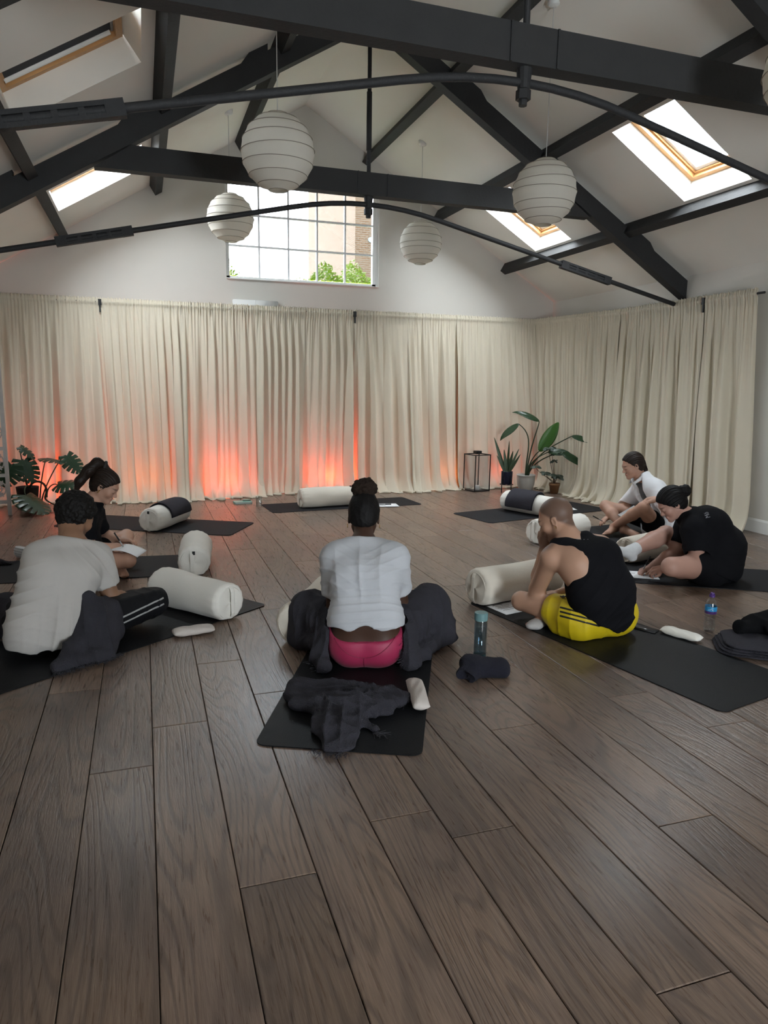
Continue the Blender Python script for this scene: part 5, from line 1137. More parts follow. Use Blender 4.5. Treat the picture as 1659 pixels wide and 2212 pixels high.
# ---------------------------------------------------------------- 2. curly-haired man
SK_T = skin_mat('tan_skin', (.28, .15, .09))
M_TEEO = mat('offwhite_cotton_tee', (.48, .455, .43), .9, .08, 7., .12, 200, sheen=.1)
M_TRK = mat('black_track_fabric', (.007, .007, .009), .75, .3, 12., .1, 120, spec=.2)
root, J, F, hc = person('curly', 'curly-haired man in an off-white tee and black striped track pants, back to the viewer', H(52, -.62), SK_T, 1.05, 1.05, 1.1, 1.02, True,
    tint_kw=dict(stubble=True), hands={'L': (H(60, -.1), (0, 0, 1), .5, 1, 1.), 'R': (H(120, -.3), (.3, .2, 1), .5, -1, 1.05)}, feet={'L': (H(0, 0), (0, 0, 1)), 'R': (H(150, 0), (0, 0, 1))})
lo, hi = bounds(J, .2); lat = unit(A3(J['shR'])-A3(J['shL'])); bk = unit(np.cross((0, 0, 1), lat)); bk = bk if bk[1] < 0 else -bk; w0, p0, c0 = A3(J['waist']), A3(J['pelvis']), A3(J['chest'])
V = Vol(lo, hi, .006); torso(V, J, 1.02, .020, .06)
V.cone(c0-lat*.09+bk*.01, p0-lat*.10+bk*.045+A3((-.05, 0, .0)), .115, .115, .05); V.cone(c0+lat*.05, p0-lat*.01+bk*.045, .108, .11, .05)
V.cone(p0-lat*.11+bk*.05+A3((-.05, 0, .03)), p0-lat*.12+bk*.055+A3((-.05, 0, -.05)), .11, .11, .04); V.cone(p0-lat*.03+bk*.06+A3((0, 0, .02)), p0-lat*.03+bk*.065+A3((0, 0, -.06)), .11, .11, .04)
for s in 'LR': arm(V, J, s, 1.10, .024, .56, .025); cut_sleeve(V, J, s, .56, .17)
V.plane((0, 0, .05), A3((0, 0, -1)), .006, lambda X, Y, Z: .010*np.sin((X*lat[0]+Y*lat[1])*19+1.)+.006*np.sin((X*lat[0]+Y*lat[1])*47)+.22*np.maximum(0, (X*lat[0]+Y*lat[1])-(p0+lat*.05)@lat)+.4*np.maximum(0, -(X*bk[0]+Y*bk[1])+(p0@bk)))
V.plane(A3(J['neck'])+A3((0, 0, .03)), (unit(F[:, 2])+A3((0, 0, .8))), .01); up_ = unit(A3(J['neck'])-w0)
tee = sdf_object('tshirt', V, M_TEEO, root, 2, wrinkles(.0095, [(up_-lat*.55, 17, w0-lat*.16+A3((0, 0, .05)), .16), (lat, 13, p0+bk*.12+A3((0, 0, -.02)), .16), (up_+lat*.9, 16, A3(J['shR'])*.6+c0*.4+A3((.02, 0, -.06)), .12), (up_, 14, p0-lat*.1, .13)], 9))
ring_tube('neckband', A3(J['neck'])+A3((.006, .012, .014)), unit(F[:, 2])+A3((0, 0, .6)), .070, .008, M_TEEO, root)
V = Vol(lo, hi, .007); V.cone(J['hipL'], J['hipR'], .118, None, .05)
for s in 'LR': leg(V, J, s, 1.12, .026)
V.plane(w0, (0, 0, 1)); V.cone(J['anL'], A3(J['anL'])+A3((.1, 0, 0)), .05, None, .0, 'sub')
pants = sdf_object('track_pants', V, M_TRK, root, 2, wrinkles(.005, [(unit(A3(J['knR'])-A3(J['hipR'])), 12, A3(J['knR']), .14), (unit(A3(J['knR'])-A3(J['hipR'])), 9, A3(J['hipR']), .16)], 4))
tr = bvh_of(pants); kR, hR = A3(J['knR']), A3(J['hipR']); M_STR = mat('pale_grey_stripe', (.36, .36, .36), .7)
for dz in (.018, -.016): stripe('side_stripe', tr, tuple(hR+A3((.10, -.06, -.02+dz))), tuple(kR+A3((.055, -.03, .012+dz))), (-.22, 1, -.12), .0062, M_STR, pants, 22, lift=-.003)
V = Vol(hc-.2, hc+.2, .0045); scalp(V, hc, F, .010, 1.02, (0, .080, .080), (0, .145, -.120)); rg = np.random.RandomState(11); D = rg.normal(size=(900, 3)); D /= np.linalg.norm(D, axis=1)[:, None]
q = D*A3((.088, .108, .098)); ok = ((q[:, 1]-.080)*.145-(q[:, 2]+.036-.080)*.120 < .0012); D = q[ok][:420]; curls(V, hc+(D+A3((0, -.013, .036)))@F.T, rg.uniform(.010, .019, len(D)), .004)
M_CURL = mat('near_black_curls', (.008, .0065, .006), .6, .4, 60., .3, 160, spec=.2)
sdf_object('hair', V, M_CURL, root, 0, lambda P, N: .003*vnoise(P, 150., 7), None, None)

# ---------------------------------------------------------------- 3. ponytailed woman writing
SK_L = skin_mat('fair_skin', (.52, .30, .215)); M_BLK = mat('black_jersey', (.007, .007, .009), .9, .3, 12., .1, 160, spec=.12)
root, J, F, hc = person('pony', 'ponytailed woman in a black tee writing on a sheet on her knee', H(-14, -.62), SK_L, .9, .95, .86, .98,
    hands={'R': (H(14, -.25), (.1, -.6, .8), .75, 1, .95), 'L': (H(-20, 0), (0, .3, 1), .4, -1, .92)}, feet={'L': (H(-75, 0), (.3, 0, 1)), 'R': (H(120, 0), (0, 0, 1))})
lo, hi = bounds(J, .2); lat = unit(A3(J['shR'])-A3(J['shL'])); w0, p0 = A3(J['waist']), A3(J['pelvis'])
V = Vol(lo, hi, .006); torso(V, J, .95, .018, .06)
for s in 'LR': arm(V, J, s, .95, .022, .72, .04); cut_sleeve(V, J, s, .72, .14)
V.plane(p0+A3((0, 0, .02)), (0, 0, -1)); V.plane(A3(J['neck'])+A3((0, 0, .03)), (unit(F[:, 2])+A3((0, 0, .8))), .01)
sdf_object('tshirt', V, M_BLK, root, 2, wrinkles(.005, [((.3, 0, 1), 16, A3(J['chest']), .2)], 2))
V = Vol(lo, hi, .007); V.cone(J['hipL'], J['hipR'], .115, None, .05); V.cone(p0, w0, .12, .10, .05)
for s in 'LR': h_, k_ = A3(J['hip'+s]), A3(J['kn'+s]); V.cone(h_, h_+(k_-h_)*.36, .098, .086, .04)
sdf_object('shorts', V, M_BLK, root, 2)
M_BRN = mat('dark_brown_hair', (.022, .012, .008), .5, .4, 25., .15, 120, spec=.25)
V = Vol(hc-.26, hc+.24, .0045); scalp(V, hc, F, .010, .98, (0, .080, .078), (0, .145, -.120)); V.cone(hc+F@A3((0, -.05, .09)), hc+F@A3((0, -.068, .128)), .05, .026, .03)
hair = sdf_object('hair', V, M_BRN, root, 1, strand_disp(hc, F, .0022, 220., 3), None, None)
tie = hc+F@A3((0, -.072, .135)); V = Vol(hc-.32, hc+.26, .0045); ch = [tie, tie+A3((-.05, -.005, .022)), hc+A3((-.10, -.02, .12)), hc+A3((-.165, -.025, .045)), hc+A3((-.195, -.03, -.03))]
for a, b, ra, rb in zip(ch[:-1], ch[1:], (.024, .036, .04, .032), (.036, .04, .032, .012)): V.cone(a, b, ra, rb, .02, flat=((0, 1, 0), 1.))
sdf_object('ponytail', V, M_BRN, hair, 1, lambda P, N: .0012*np.sin((P[:, 1]*1.4+P[:, 2]*.35-P[:, 0]*.3)*420+2.*vnoise(P, 9., 1, 1)), None, None)
ring_tube('scrunchie', tie, unit(ch[1]-ch[0]), .026, .012, mat('dark_scrunchie', (.02, .016, .015), .7), hair)
ring_tube('earring', hc+F@A3((.085, -.002, -.035)), F[:, 1], .010, .002, M_GOLD, root, 16); ring_tube('earring', hc+F@A3((.086, .002, -.02)), F[:, 1], .006, .0018, M_GOLD, root, 12)
# sheet bent over the near knee, and the pen in her fingers
R0 = A3((*J['root'], MT)); kn = A3(J['knR'])
def lap_curl(a, b): return .0+(.105*np.cos(np.clip((a+.03)*5.0, -1.4, 1.4))+.03*np.sin(b*6)*0)
t = sheet('worksheet', R0[0]+kn[0]-.045, R0[1]+kn[1]+.075, .108, -18, 'white worksheet bent over the knee of the ponytailed woman', curl=lambda a, b: .112*np.cos(np.clip((a-.0)*6.5, -1.5, 1.5)), lines=3, seed=9, text_from=-.10)
hR_ = A3(J['haR']); tip = R0+hR_+A3((.085, -.005, -.02)); pen(tuple(tip), tuple(tip+A3((-.062, -.03, .125))), 'black pen in the hand of the ponytailed woman')

# ---------------------------------------------------------------- 4. woman in the open white shirt
M_SHIRT = mat('crisp_white_cotton', (.76, .77, .80), .8, .04, 8., .1, 160, sheen=.1); M_TANK = mat('grey_marl_top', (.09, .095, .10), .8, .3, 40.)
root, J, F, hc = person('white', 'woman in an open white shirt and black shorts sitting cross-legged by the curtain', H(163, -.42), SK_L, .92, .98, .9, .98,
    hands={'L': ((-.88, .32, -.2), (-.15, -.45, .9), .45, 1, 1.0), 'R': (H(200, -.35), (0, .3, 1), .3, 1, .95)}, feet={'L': (H(205, -.08), (.2, .4, 1)), 'R': (H(-75, -.1), (-.5, 0, .8))})
lo, hi = bounds(J, .2); w0, p0, c0 = A3(J['waist']), A3(J['pelvis']), A3(J['chest']); lat = unit(A3(J['shR'])-A3(J['shL'])); fr = unit(A3(H(175, 0)))
V = Vol(lo, hi, .006); torso(V, J, .94, .008, .06); V.plane(c0+A3((0, 0, .085)), (0, 0, 1)); V.plane(p0+A3((0, 0, .05)), (0, 0, -1)); sdf_object('vest_top', V, M_TANK, root, 2)
V = Vol(lo, hi, .006); torso(V, J, .98, .026, .06)
for s in 'LR':
    arm(V, J, s, 1.08, .026, 1., .04); el, ha = A3(J['el'+s]), A3(J['ha'+s]); V.cone(el, el+(ha-el)*.45, .064, .05, .03)
V.cone(w0-fr*.06, p0-fr*.13+A3((0, 0, -.06)), .10, .10, .05); V.cone(p0-fr*.10+lat*-.1, p0-fr*.13-lat*.12+A3((0, 0, -.07)), .07, .06, .05)
nk = A3(J['neck'])
fl_ = fr-lat*.35; V.cone(nk+fl_*.09+A3((0, 0, .05)), c0+fl_*.15+A3((0, 0, -.03)), .045, .075, .02, 'sub'); V.cone(c0+fl_*.15+A3((0, 0, -.03)), w0+fl_*.20+A3((0, 0, -.06)), .075, .11, .02, 'sub'); V.cone(nk+fr*.08+A3((0, 0, .03)), nk+fr*.02+A3((0, 0, .07)), .05, .05, .01, 'sub')
for s in 'LR': h_, k_ = A3(J['hip'+s]), A3(J['kn'+s]); V.cone(h_+(k_-h_)*.25, k_, .10, .09, .01, 'sub')
shirt = sdf_object('shirt', V, M_SHIRT, root, 2, wrinkles(.006, [((.4, .2, 1), 15, A3(J['elL']), .16), ((1, 0, .5), 11, w0, .2), ((0, .5, 1), 12, c0, .15)], 5))
V = Vol(nk-.16, nk+.16, .004); V.cone(nk+lat*.07+fr*.02+A3((0, 0, .02)), nk-fr*.06+A3((0, 0, .045)), .02, .024, .02); V.cone(nk-lat*.07+fr*.02+A3((0, 0, .02)), nk-fr*.06+A3((0, 0, .045)), .02, .024, .02)
for s in (-1, 1): V.cone(nk+lat*.07*s+fr*.02+A3((0, 0, .02)), nk+lat*.06*s+fr*.10+A3((0, 0, -.035)), .02, .012, .015, flat=(tuple(fr+lat*s), .6))
sdf_object('collar', V, M_SHIRT, shirt, 1, None, None, None)
V = Vol(lo, hi, .006); V.cone(J['hipL'], J['hipR'], .115, None, .05); V.cone(p0, w0, .118, .10, .05)
for s in 'LR': h_, k_ = A3(J['hip'+s]), A3(J['kn'+s]); V.cone(h_, h_+(k_-h_)*.42, .104, .092, .04)
sh_ = sdf_object('shorts', V, M_BLK, root, 2); tr = bvh_of(sh_)
stripe('emblem', tr, tuple(A3(J['hipL'])+A3((-.02, -.02, .01))), tuple(A3(J['hipL'])+A3((-.03, -.02, .025))), (.25, 1, -.1), .004, M_WHITE, sh_, 4)
V = Vol(hc-.2, hc+.22, .0045); scalp(V, hc, F, .0095, .98, (0, .074, .086), (0, .145, -.110)); V.cone(hc+F@A3((0, -.095, -.01)), hc+F@A3((0, -.10, -.085)), .026, .02, .02)
sdf_object('hair', V, M_BRN, root, 1, strand_disp(hc, F, .0024, 200., 4), None, None)
ha = A3((*J['root'], MT))+A3(J['haR']); tip = ha+A3((-.10, -.03, -.03)); pen(tuple(tip+A3((.03, .0, -.01))), tuple(tip+A3((-.10, .0, .055))), 'pen in the hand of the woman in the white shirt')
cb = thing('clipboard', 'white notepad on the lap of the woman in the white shirt', 'notepad', tuple(A3((*J['root'], 0))+A3((-.16, -.03, .225)))); cb.rotation_euler = (math.radians(18), math.radians(-20), math.radians(10))
bm = NB(); box(bm, (0, 0, 0), (.22, .15, .006)); link_mesh('pad', bm, M_PAPER2, cb); bm = NB(); box(bm, (0, 0, -.005), (.225, .155, .003)); link_mesh('backing_board', bm, mat('grey_board', (.3, .3, .3), .7), cb)

# ---------------------------------------------------------------- 5. woman in the black tee
SK_R = skin_mat('rosy_fair_skin', (.48, .275, .215))
root, J, F, hc = person('black', 'dark-haired woman in a black tee bent over a worksheet, one leg stretched out', H(158, -.8), SK_R, 1.25, 1.18, 1.22, 1.0,
    hands={'L': (unit((-.8, .45, -.25)), (-.2, -.4, .9), .85, -1, .98), 'R': (unit((-.9, .1, -.25)), (-.2, .1, 1), .75, -1, .98)}, feet={'L': (H(10, 0), (0, 0, 1)), 'R': (unit(A3((-.75, -.05, .35))), (-.3, 0, 1))})
lo, hi = bounds(J, .22); w0, p0, c0 = A3(J['waist']), A3(J['pelvis']), A3(J['chest']); bkd = -A3(H(155, 0))
V = Vol(lo, hi, .006); torso(V, J, 1.3, .018, .07); V.cone(w0+bkd*.04, p0+bkd*.06+A3((0, 0, -.02)), .14, .15, .06)
for s in 'LR': arm(V, J, s, 1.28, .03, .58, .05); cut_sleeve(V, J, s, .58, .20)
V.plane(p0+A3((0, 0, -.04)), A3((0, 0, -1))-bkd*.5); V.plane(A3(J['neck'])+A3((0, 0, .065)), (unit(F[:, 2])+A3((0, 0, .8))), .01)
tee = sdf_object('tshirt', V, M_BLK, root, 2, wrinkles(.005, [((0, .2, 1), 12, w0, .2), ((1, 0, .6), 14, A3(J['shL'])+A3((-.02, 0, -.08)), .12)], 6)); tr = bvh_of(tee)
V = Vol(lo, hi, .007); V.cone(J['hipL'], J['hipR'], .145, None, .05); V.cone(p0+bkd*.05, w0, .15, .13, .05)
for s in 'LR': h_, k_ = A3(J['hip'+s]), A3(J['kn'+s]); V.cone(h_, h_+(k_-h_)*.30, .125, .116, .04)
sdf_object('shorts', V, M_BLK, root, 2)
an, kn = A3(J['anR']), A3(J['knR']); V = Vol(an-.22, an+.22, .005); V.cone(an+(kn-an)*.16, an, .047, .045, .01); foot(V, an, unit(A3((-.75, -.05, .35))), (-.3, 0, 1), 1.12, False)
sock = sdf_object('sock', V, mat('white_ribbed_sock', (.62, .63, .64), .9, .1, 40., .3, 120), root, 1)
V = Vol(hc-.22, hc+.24, .0045); scalp(V, hc, F, .013, 1., (0, .078, .072), (0, .145, -.115)); sdf_hair = sdf_object('hair', V, M_HB, root, 1, strand_disp(hc, F, .002, 200., 6), None, None)
bc = hc+F@A3((0, -.125, .03)); V = Vol(bc-.1, bc+.1, .0045); rg = np.random.RandomState(8); D = rg.normal(size=(60, 3)); D /= np.linalg.norm(D, axis=1)[:, None]; curls(V, bc+D*.034, rg.uniform(.010, .018, 60)); V.ell(bc, (.034, .034, .034))
sdf_object('hair_bun', V, M_HB, sdf_hair, 0, lambda P, N: .002*vnoise(P, 120., 2), None, None)
# serif lettering across the upper back
cu = bpy.data.curves.new('lettering', 'FONT'); cu.body = 'Mö'; cu.size = .045; cu.extrude = .0006; cu.align_x = 'CENTER'
_t = bpy.data.objects.new('lettering_curve', cu); COL.objects.link(_t); bpy.context.view_layer.update(); _me = bpy.data.meshes.new_from_object(_t.evaluated_get(bpy.context.evaluated_depsgraph_get())); bpy.data.objects.remove(_t)
tx = link_mesh('back_lettering', _me, mat('pale_grey_print', (.22, .22, .24), .7), root)
tgt = A3((-.075, -.02, .485)); vd = unit(A3((J['root'][0], J['root'][1], 0))+tgt-A3((0, 0, 1.4))); hit = tr.ray_cast(Vector(tgt-vd*.7), Vector(vd), 1.6)
if hit[0] is not None:
    nz = Vector(hit[1]).normalized(); nz = nz if nz.dot(Vector(vd)) < 0 else -nz; lt = Vector(unit(A3(J['shR'])-A3(J['shL']))); xx = (lt-nz*lt.dot(nz)).normalized(); yx = nz.cross(xx)
    tx.matrix_local = Matrix.Translation(hit[0]+nz*.003) @ Matrix(((xx.x, yx.x, nz.x, 0), (xx.y, yx.y, nz.y, 0), (xx.z, yx.z, nz.z, 0), (0, 0, 0, 1)))
ha = A3((*J['root'], MT))+A3(J['haR']); tip = ha+A3((-.085, .0, -.035)); pen(tuple(tip), tuple(tip+A3((.045, -.03, .135))), 'black pen in the hand of the woman in black')

# ---------------------------------------------------------------- 6. man in the black vest and yellow shorts
SK_Y = skin_mat('light_tan_skin', (.46, .265, .18)); M_YEL = mat('yellow_sport_fabric', (.62, .46, .006), .55, .12, 14., .1, 120)
fh = A3(JOINTS['yellow']['head'])
root, J, F, hc = person('yellow', 'shaven-headed man in a black vest and yellow shorts, chin in hand', H(132, -.55), SK_Y, 1.08, 1.02, 1.12, 1.03, True,
    tint_kw=dict(stubble=True, buzz=True), hands={'L': (unit((.02, .03, 1)), (-.7, -.3, .1), .55, -1, 1.05), 'R': (H(170, -.1), (0, 0, 1), .5, 1, 1.05)}, feet={'L': (H(20, 0), (0, 0, 1)), 'R': (H(200, 0), (0, 0, 1))})
lo, hi = bounds(J, .2); w0, p0, c0, nk = (A3(J[q]) for q in ('waist', 'pelvis', 'chest', 'neck')); lat = unit(A3(J['shR'])-A3(J['shL'])); bk = unit(np.cross((0, 0, 1), lat)); bk = bk if bk[1] < 0 else -bk; up_ = unit(nk-w0)
V = Vol(lo, hi, .006); k = .06; t = .016
V.cone(p0-lat*.06+bk*.03, w0-lat*.065, .124, .108+t, k); V.cone(p0+lat*.075+bk*.03, w0+lat*.075, .128, .108+t, k); V.cone(w0-lat*.065, c0-lat*.06, .098+t, .10+t, k); V.cone(w0+lat*.065, c0+lat*.08, .10+t, .105+t, k)
shL, shR = A3(J['shL']), A3(J['shR'])
V.cone(c0-lat*.02, nk*.62+shL*.38+bk*.005, .095+t, .052+t, .04); V.cone(c0+lat*.05, nk*.6+shR*.4+bk*.005, .095+t, .055+t, .04); V.cone(nk*.62+shL*.38, nk*.6+shR*.4, .050+t, .052+t, .03)
V.ell(shL+up_*-.03+bk*.055-lat*.005, (.088, .085, .135), frame(-bk, up_), .015, 'sub')
V.plane((0, 0, 0), (0, 0, -1), .006, lambda X, Y, Z: .03+.55*np.maximum(0, .04-(X*lat[0]+Y*lat[1]-p0@lat))+.9*np.maximum(0, (X*lat[0]+Y*lat[1]-p0@lat)-.10)+.5*np.maximum(0, (p0@bk-.02)-(X*bk[0]+Y*bk[1]))+.006*np.sin((X*lat[0]+Y*lat[1])*31)); V.plane(nk+A3((0, 0, .03)), (unit(F[:, 2])+A3((0, 0, .8))), .01)
vest = sdf_object('vest', V, M_BLK, root, 2, wrinkles(.006, [(up_-lat*.6, 12, w0+bk*.1, .2), (up_, 15, p0+bk*.1+lat*.1, .14)], 12)); tr = bvh_of(vest)
for i in range(4): 
    a = nk-lat*(.018-.014*i)+up_*(-.03-.007*i); stripe('back_print', tr, tuple(a), tuple(a+lat*.005-up_*.003), tuple(-bk*.8+A3((0, 0, -.55))), .0014, mat('pale_grey_print', (.22, .22, .24), .7), vest, 4, lift=.0008)
V = Vol(lo, hi, .006); V.cone(J['hipL'], J['hipR'], .132, None, .05); V.cone(p0-lat*.05, w0-lat*.055, .108, .100, .05); V.cone(p0+lat*.05, w0+lat*.055, .108, .100, .05)
for s in 'LR': h_, k_ = A3(J['hip'+s]), A3(J['kn'+s]); V.cone(h_, h_+(k_-h_)*.38, .110, .098, .05)
hL, kL = A3(J['hipL']), A3(J['knL']); V.cone(hL+A3((-.03, -.05, -.07)), hL+(kL-hL)*.42+A3((-.02, -.07, -.085)), .045, .035, .05)
d = unit(kL-hL); e = hL+(kL-hL)*.40; V.cone(e+d*.085, e+d*.2, .085, .085, .004, 'sub'); V.plane(w0+A3((0, 0, .03)), (0, 0, 1))
shorts = sdf_object('shorts', V, M_YEL, root, 2, wrinkles(.006, [(d, 13, hL, .16), (lat, 10, p0+bk*.1, .15)], 8)); tr = bvh_of(shorts)
sd = unit(A3((-.45, -.9, 0))); M_BST = mat('black_stripe', (.008, .008, .009), .6)
for i in range(3):
    o = A3((0, 0, .030-.024*i)); stripe('side_stripe', tr, tuple(e+d*-.015+o+sd*.02), tuple(hL-d*.045+o*1.05+A3((.05, -.03, -.015))), tuple(-sd*1+A3((0, 0, -.28))), .0065, M_BST, shorts, 18, lift=-.0035)
# three-leaf emblem above the stripes
em = e+d*-.04+A3((.0, 0, .062))
for a_ in (-.7, 0., .7):
    b_ = em+(-d*math.sin(a_)+A3((0, 0, 1))*math.cos(a_))*.03; stripe('emblem_leaf', tr, tuple(em), tuple(b_), tuple(-sd+A3((0, 0, -.6))), [(.002, .002), (.0065, .005), (.0065, .005), (.0015, .0015)], M_BST, shorts, 4, lift=-.001)
for q in (.2, .5, .8): stripe('emblem_bar', tr, tuple(em+d*.012-A3((0, 0, .004+.006*q))), tuple(em-d*.012-A3((0, 0, .004+.006*q))), tuple(-sd+A3((0, 0, -.6))), .0012, M_BST, shorts, 5, lift=.0)
an = A3(J['anR']); V = Vol(an-.22, an+.22, .005); foot(V, an, H(200, 0), (0, 0, 1), 1.12, False); V.cone(an, an+(A3(J['knR'])-an)*.18, .044, .047, .01); sdf_object('sock', V, mat('grey_white_sock', (.42, .40, .39), .9, .1, 40., .2, 120), root, 1)
ring_tube('earring', hc+F@A3((-.083, -.004, -.036)), F[:, 1], .008, .0016, M_GOLD, root, 14)
# ================================================================ loose cloth
M_FRINGE = mat('charcoal_fringe', (.045, .043, .053), .9)
def fringe(pts, nrm, ln, parent, n=60, seed=1, r=.0011):
    rg = random.Random(seed); bm = NB(); P = [Vector(p) for p in pts]; nrm = Vector(nrm).normalized()
    for i in range(n):
        t = rg.uniform(0, len(P)-1.001); k = int(t); p = P[k].lerp(P[k+1], t-k); d = nrm+Vector((rg.gauss(0, .35), rg.gauss(0, .35), rg.gauss(0, .12))); l = ln*rg.uniform(.6, 1.2); q = p+d*l*.5; e = p+d*l+Vector((rg.gauss(0, .006), rg.gauss(0, .006), 0))
        for v in (p, q, e): v.z = max(v.z, .003)
        tube(bm, [p, q, e], r, 3)
    o = link_mesh('fringe', bm, M_FRINGE, parent); o['kind'] = 'stuff'; return o
def cloth_disp(amp, seed, fine=.0):
    def f(P, N):
        rid = lambda sc, sd: (1-np.abs(vnoise(P, sc, sd, 1)))**2
        return amp*(rid(11., seed)-.4)+amp*.6*(rid(24., seed+1)-.4)+fine*vnoise(P, 70., seed+2, 1)
    return f
# blanket across the lap of the woman in pink leggings
J = JOINTS['center']; R0 = A3((*J['root'], MT)); t = thing('lap_blanket', 'charcoal muslin blanket over the knees of the woman in pink leggings', 'blanket', tuple(R0), group='charcoal muslin blankets')
lo, hi = bounds(J, .26); hi[2] = .4; V = Vol(lo, hi, .006); kL, kR, hL, hR = (A3(J[q]) for q in ('knL', 'knR', 'hipL', 'hipR'))
lat = unit(hR-hL); fw_ = unit(np.cross((0, 0, 1), lat)); fw_ = fw_ if fw_[1] > 0 else -fw_
V.cone(hR+(kR-hR)*.25+A3((0, 0, .02)), kR+A3((.01, .0, .03)), .125, .118, .05); V.cone(kR+A3((.03, .0, .03)), kR+A3((.05, -.03, -.08)), .105, .115, .05); V.cone(kR, A3(J['anR']), .11, .09, .05)
V.cone(hL+(kL-hL)*.25+A3((0, 0, .02)), kL+A3((-.01, 0, .02)), .12, .115, .05); V.cone(kL, kL+A3((-.02, -.03, -.1)), .10, .115, .05); V.cone(kL, A3(J['anL']), .11, .09, .05)
V.cone(hR+lat*.10+A3((.01, .0, .06)), hR+lat*.14-fw_*.07+A3((0, 0, -.07)), .065, .055, .03); V.cone(hR+lat*.15-fw_*.05+A3((0, 0, -.08)), kR+A3((.02, -.11, -.12)), .05, .05, .03); V.cone(kR+A3((-.02, -.10, -.12)), kR+A3((.13, -.09, -.125)), .035, .03, .02)
V.cone(hL-lat*.09+fw_*.03+A3((0, 0, .06)), hL-lat*.14-fw_*.05+A3((0, 0, -.06)), .062, .06, .03); V.cone(hL-lat*.17-fw_*.03+A3((0, 0, -.08)), hL-lat*.13-fw_*.12+A3((0, 0, -.08)), .042, .04, .02); V.cone(hL-lat*.16+fw_*.04+A3((0, 0, -.02)), kL+A3((-.06, -.1, -.1)), .05, .045, .03)
for s in (-1, 1): V.ell(A3(J['pelvis'])-fw_*.05+lat*.055*s, (.130, .135, .2), None, .01, 'sub')
V.cone(A3(J['pelvis'])-fw_*.10-lat*.06, A3(J['pelvis'])-fw_*.10+lat*.06, .12, None, .01, 'sub'); V.cone(A3(J['waist'])-lat*.07, A3(J['waist'])+lat*.07, .135, None, .01, 'sub')
V.cone(A3(J['elL'])+A3((0, .02, .0)), A3(J['haL']), .045, None, .01, 'sub'); V.cone(A3(J['elR'])+A3((0, .02, 0)), A3(J['haR']), .045, None, .01, 'sub')
_c = cloth_disp(.009, 31, .0006); _w = wrinkles(.011, [(lat+fw_*.4, 13, hR+lat*.15, .2), (lat-fw_*.3, 14, hL-lat*.15, .2), (unit(kR-hR), 8, kR, .16), (lat, 12, kR+A3((0, -.08, -.05)), .15)], 33)
sdf_object('cloth', V, M_GREYB, t, 2, lambda P, N: _c(P, N)+_w(P, N))
rg_ = lambda a, b, n: [tuple(A3(a)+(A3(b)-A3(a))*i/(n-1)) for i in range(n)]
fringe(rg_(hR+lat*.085+A3((0, -.05, .05)), hR+lat*.10-fw_*.10+A3((0, 0, -.09)), 6), tuple(-lat*.6-fw_+A3((0, 0, -.3))), .028, t, 70, 3)
fringe(rg_(hL-lat*.21-fw_*.04+A3((0, 0, -.09)), hL-lat*.13-fw_*.15+A3((0, 0, -.10)), 5), tuple(-lat-fw_*.3), .025, t, 40, 4)

# blanket round the hips of the curly-haired man
J = JOINTS['curly']; R0 = A3((*J['root'], MT)); t = thing('lap_blanket', 'charcoal muslin blanket round the hips of the curly-haired man', 'blanket', tuple(R0), group='charcoal muslin blankets')
lo, hi = bounds(J, .3); lo[1] -= .25; hi[2] = .42; V = Vol(lo, hi, .006); hR, kR, kL, hL = (A3(J[q]) for q in ('hipR', 'knR', 'knL', 'hipL'))
top = A3(J['waist'])+A3((.175, -.04, .05))
V.cone(top, hR+A3((.09, -.07, -.02)), .045, .09, .04); V.cone(hR+A3((.08, -.05, .03)), hR+(kR-hR)*.35+A3((.0, -.03, .02)), .10, .105, .05); V.cone(hR+A3((.06, -.09, -.02)), A3((.06, -.42, .02)), .085, .04, .05); V.cone(hR+A3((.14, -.06, -.02)), A3((.24, -.33, .03)), .085, .045, .05); V.cone(A3((.08, -.40, .02)), A3((.27, -.33, .02)), .035, .035, .04); V.cone(hR+(kR-hR)*.3+A3((.01, -.08, -.04)), A3((.27, -.26, .03)), .07, .05, .05)
V.cone(hL+(kL-hL)*.4, kL, .105, .10, .05); V.cone(kL, kL+A3((.02, -.02, -.06)), .098, .098, .04)
V.cone(A3(J['pelvis'])+A3((-.06, -.06, 0)), A3(J['waist'])+A3((-.02, -.02, .1)), .14, .13, .01, 'sub'); V.cone(A3(J['pelvis'])+A3((-.02, -.10, -.08)), A3(J['pelvis'])+A3((-.02, -.10, .1)), .115, .115, .01, 'sub')
V.cone(A3(J['elR']), A3(J['haR']), .05, None, .01, 'sub')
_c2 = cloth_disp(.006, 41, .0006); _w2 = wrinkles(.013, [((1, .35, .05), 10, (.18, -.25, .08), .24), ((.8, -.2, .3), 9, (.2, -.08, .2), .14)], 43)
sdf_object('cloth', V, M_GREYB, t, 2, lambda P, N: _c2(P, N)+_w2(P, N))
fringe([(.03, -.455, .012), (.10, -.44, .012), (.18, -.39, .012), (.27, -.35, .012), (.33, -.28, .012)], (.35, -.9, -.05), .04, t, 170, 5, .0014)

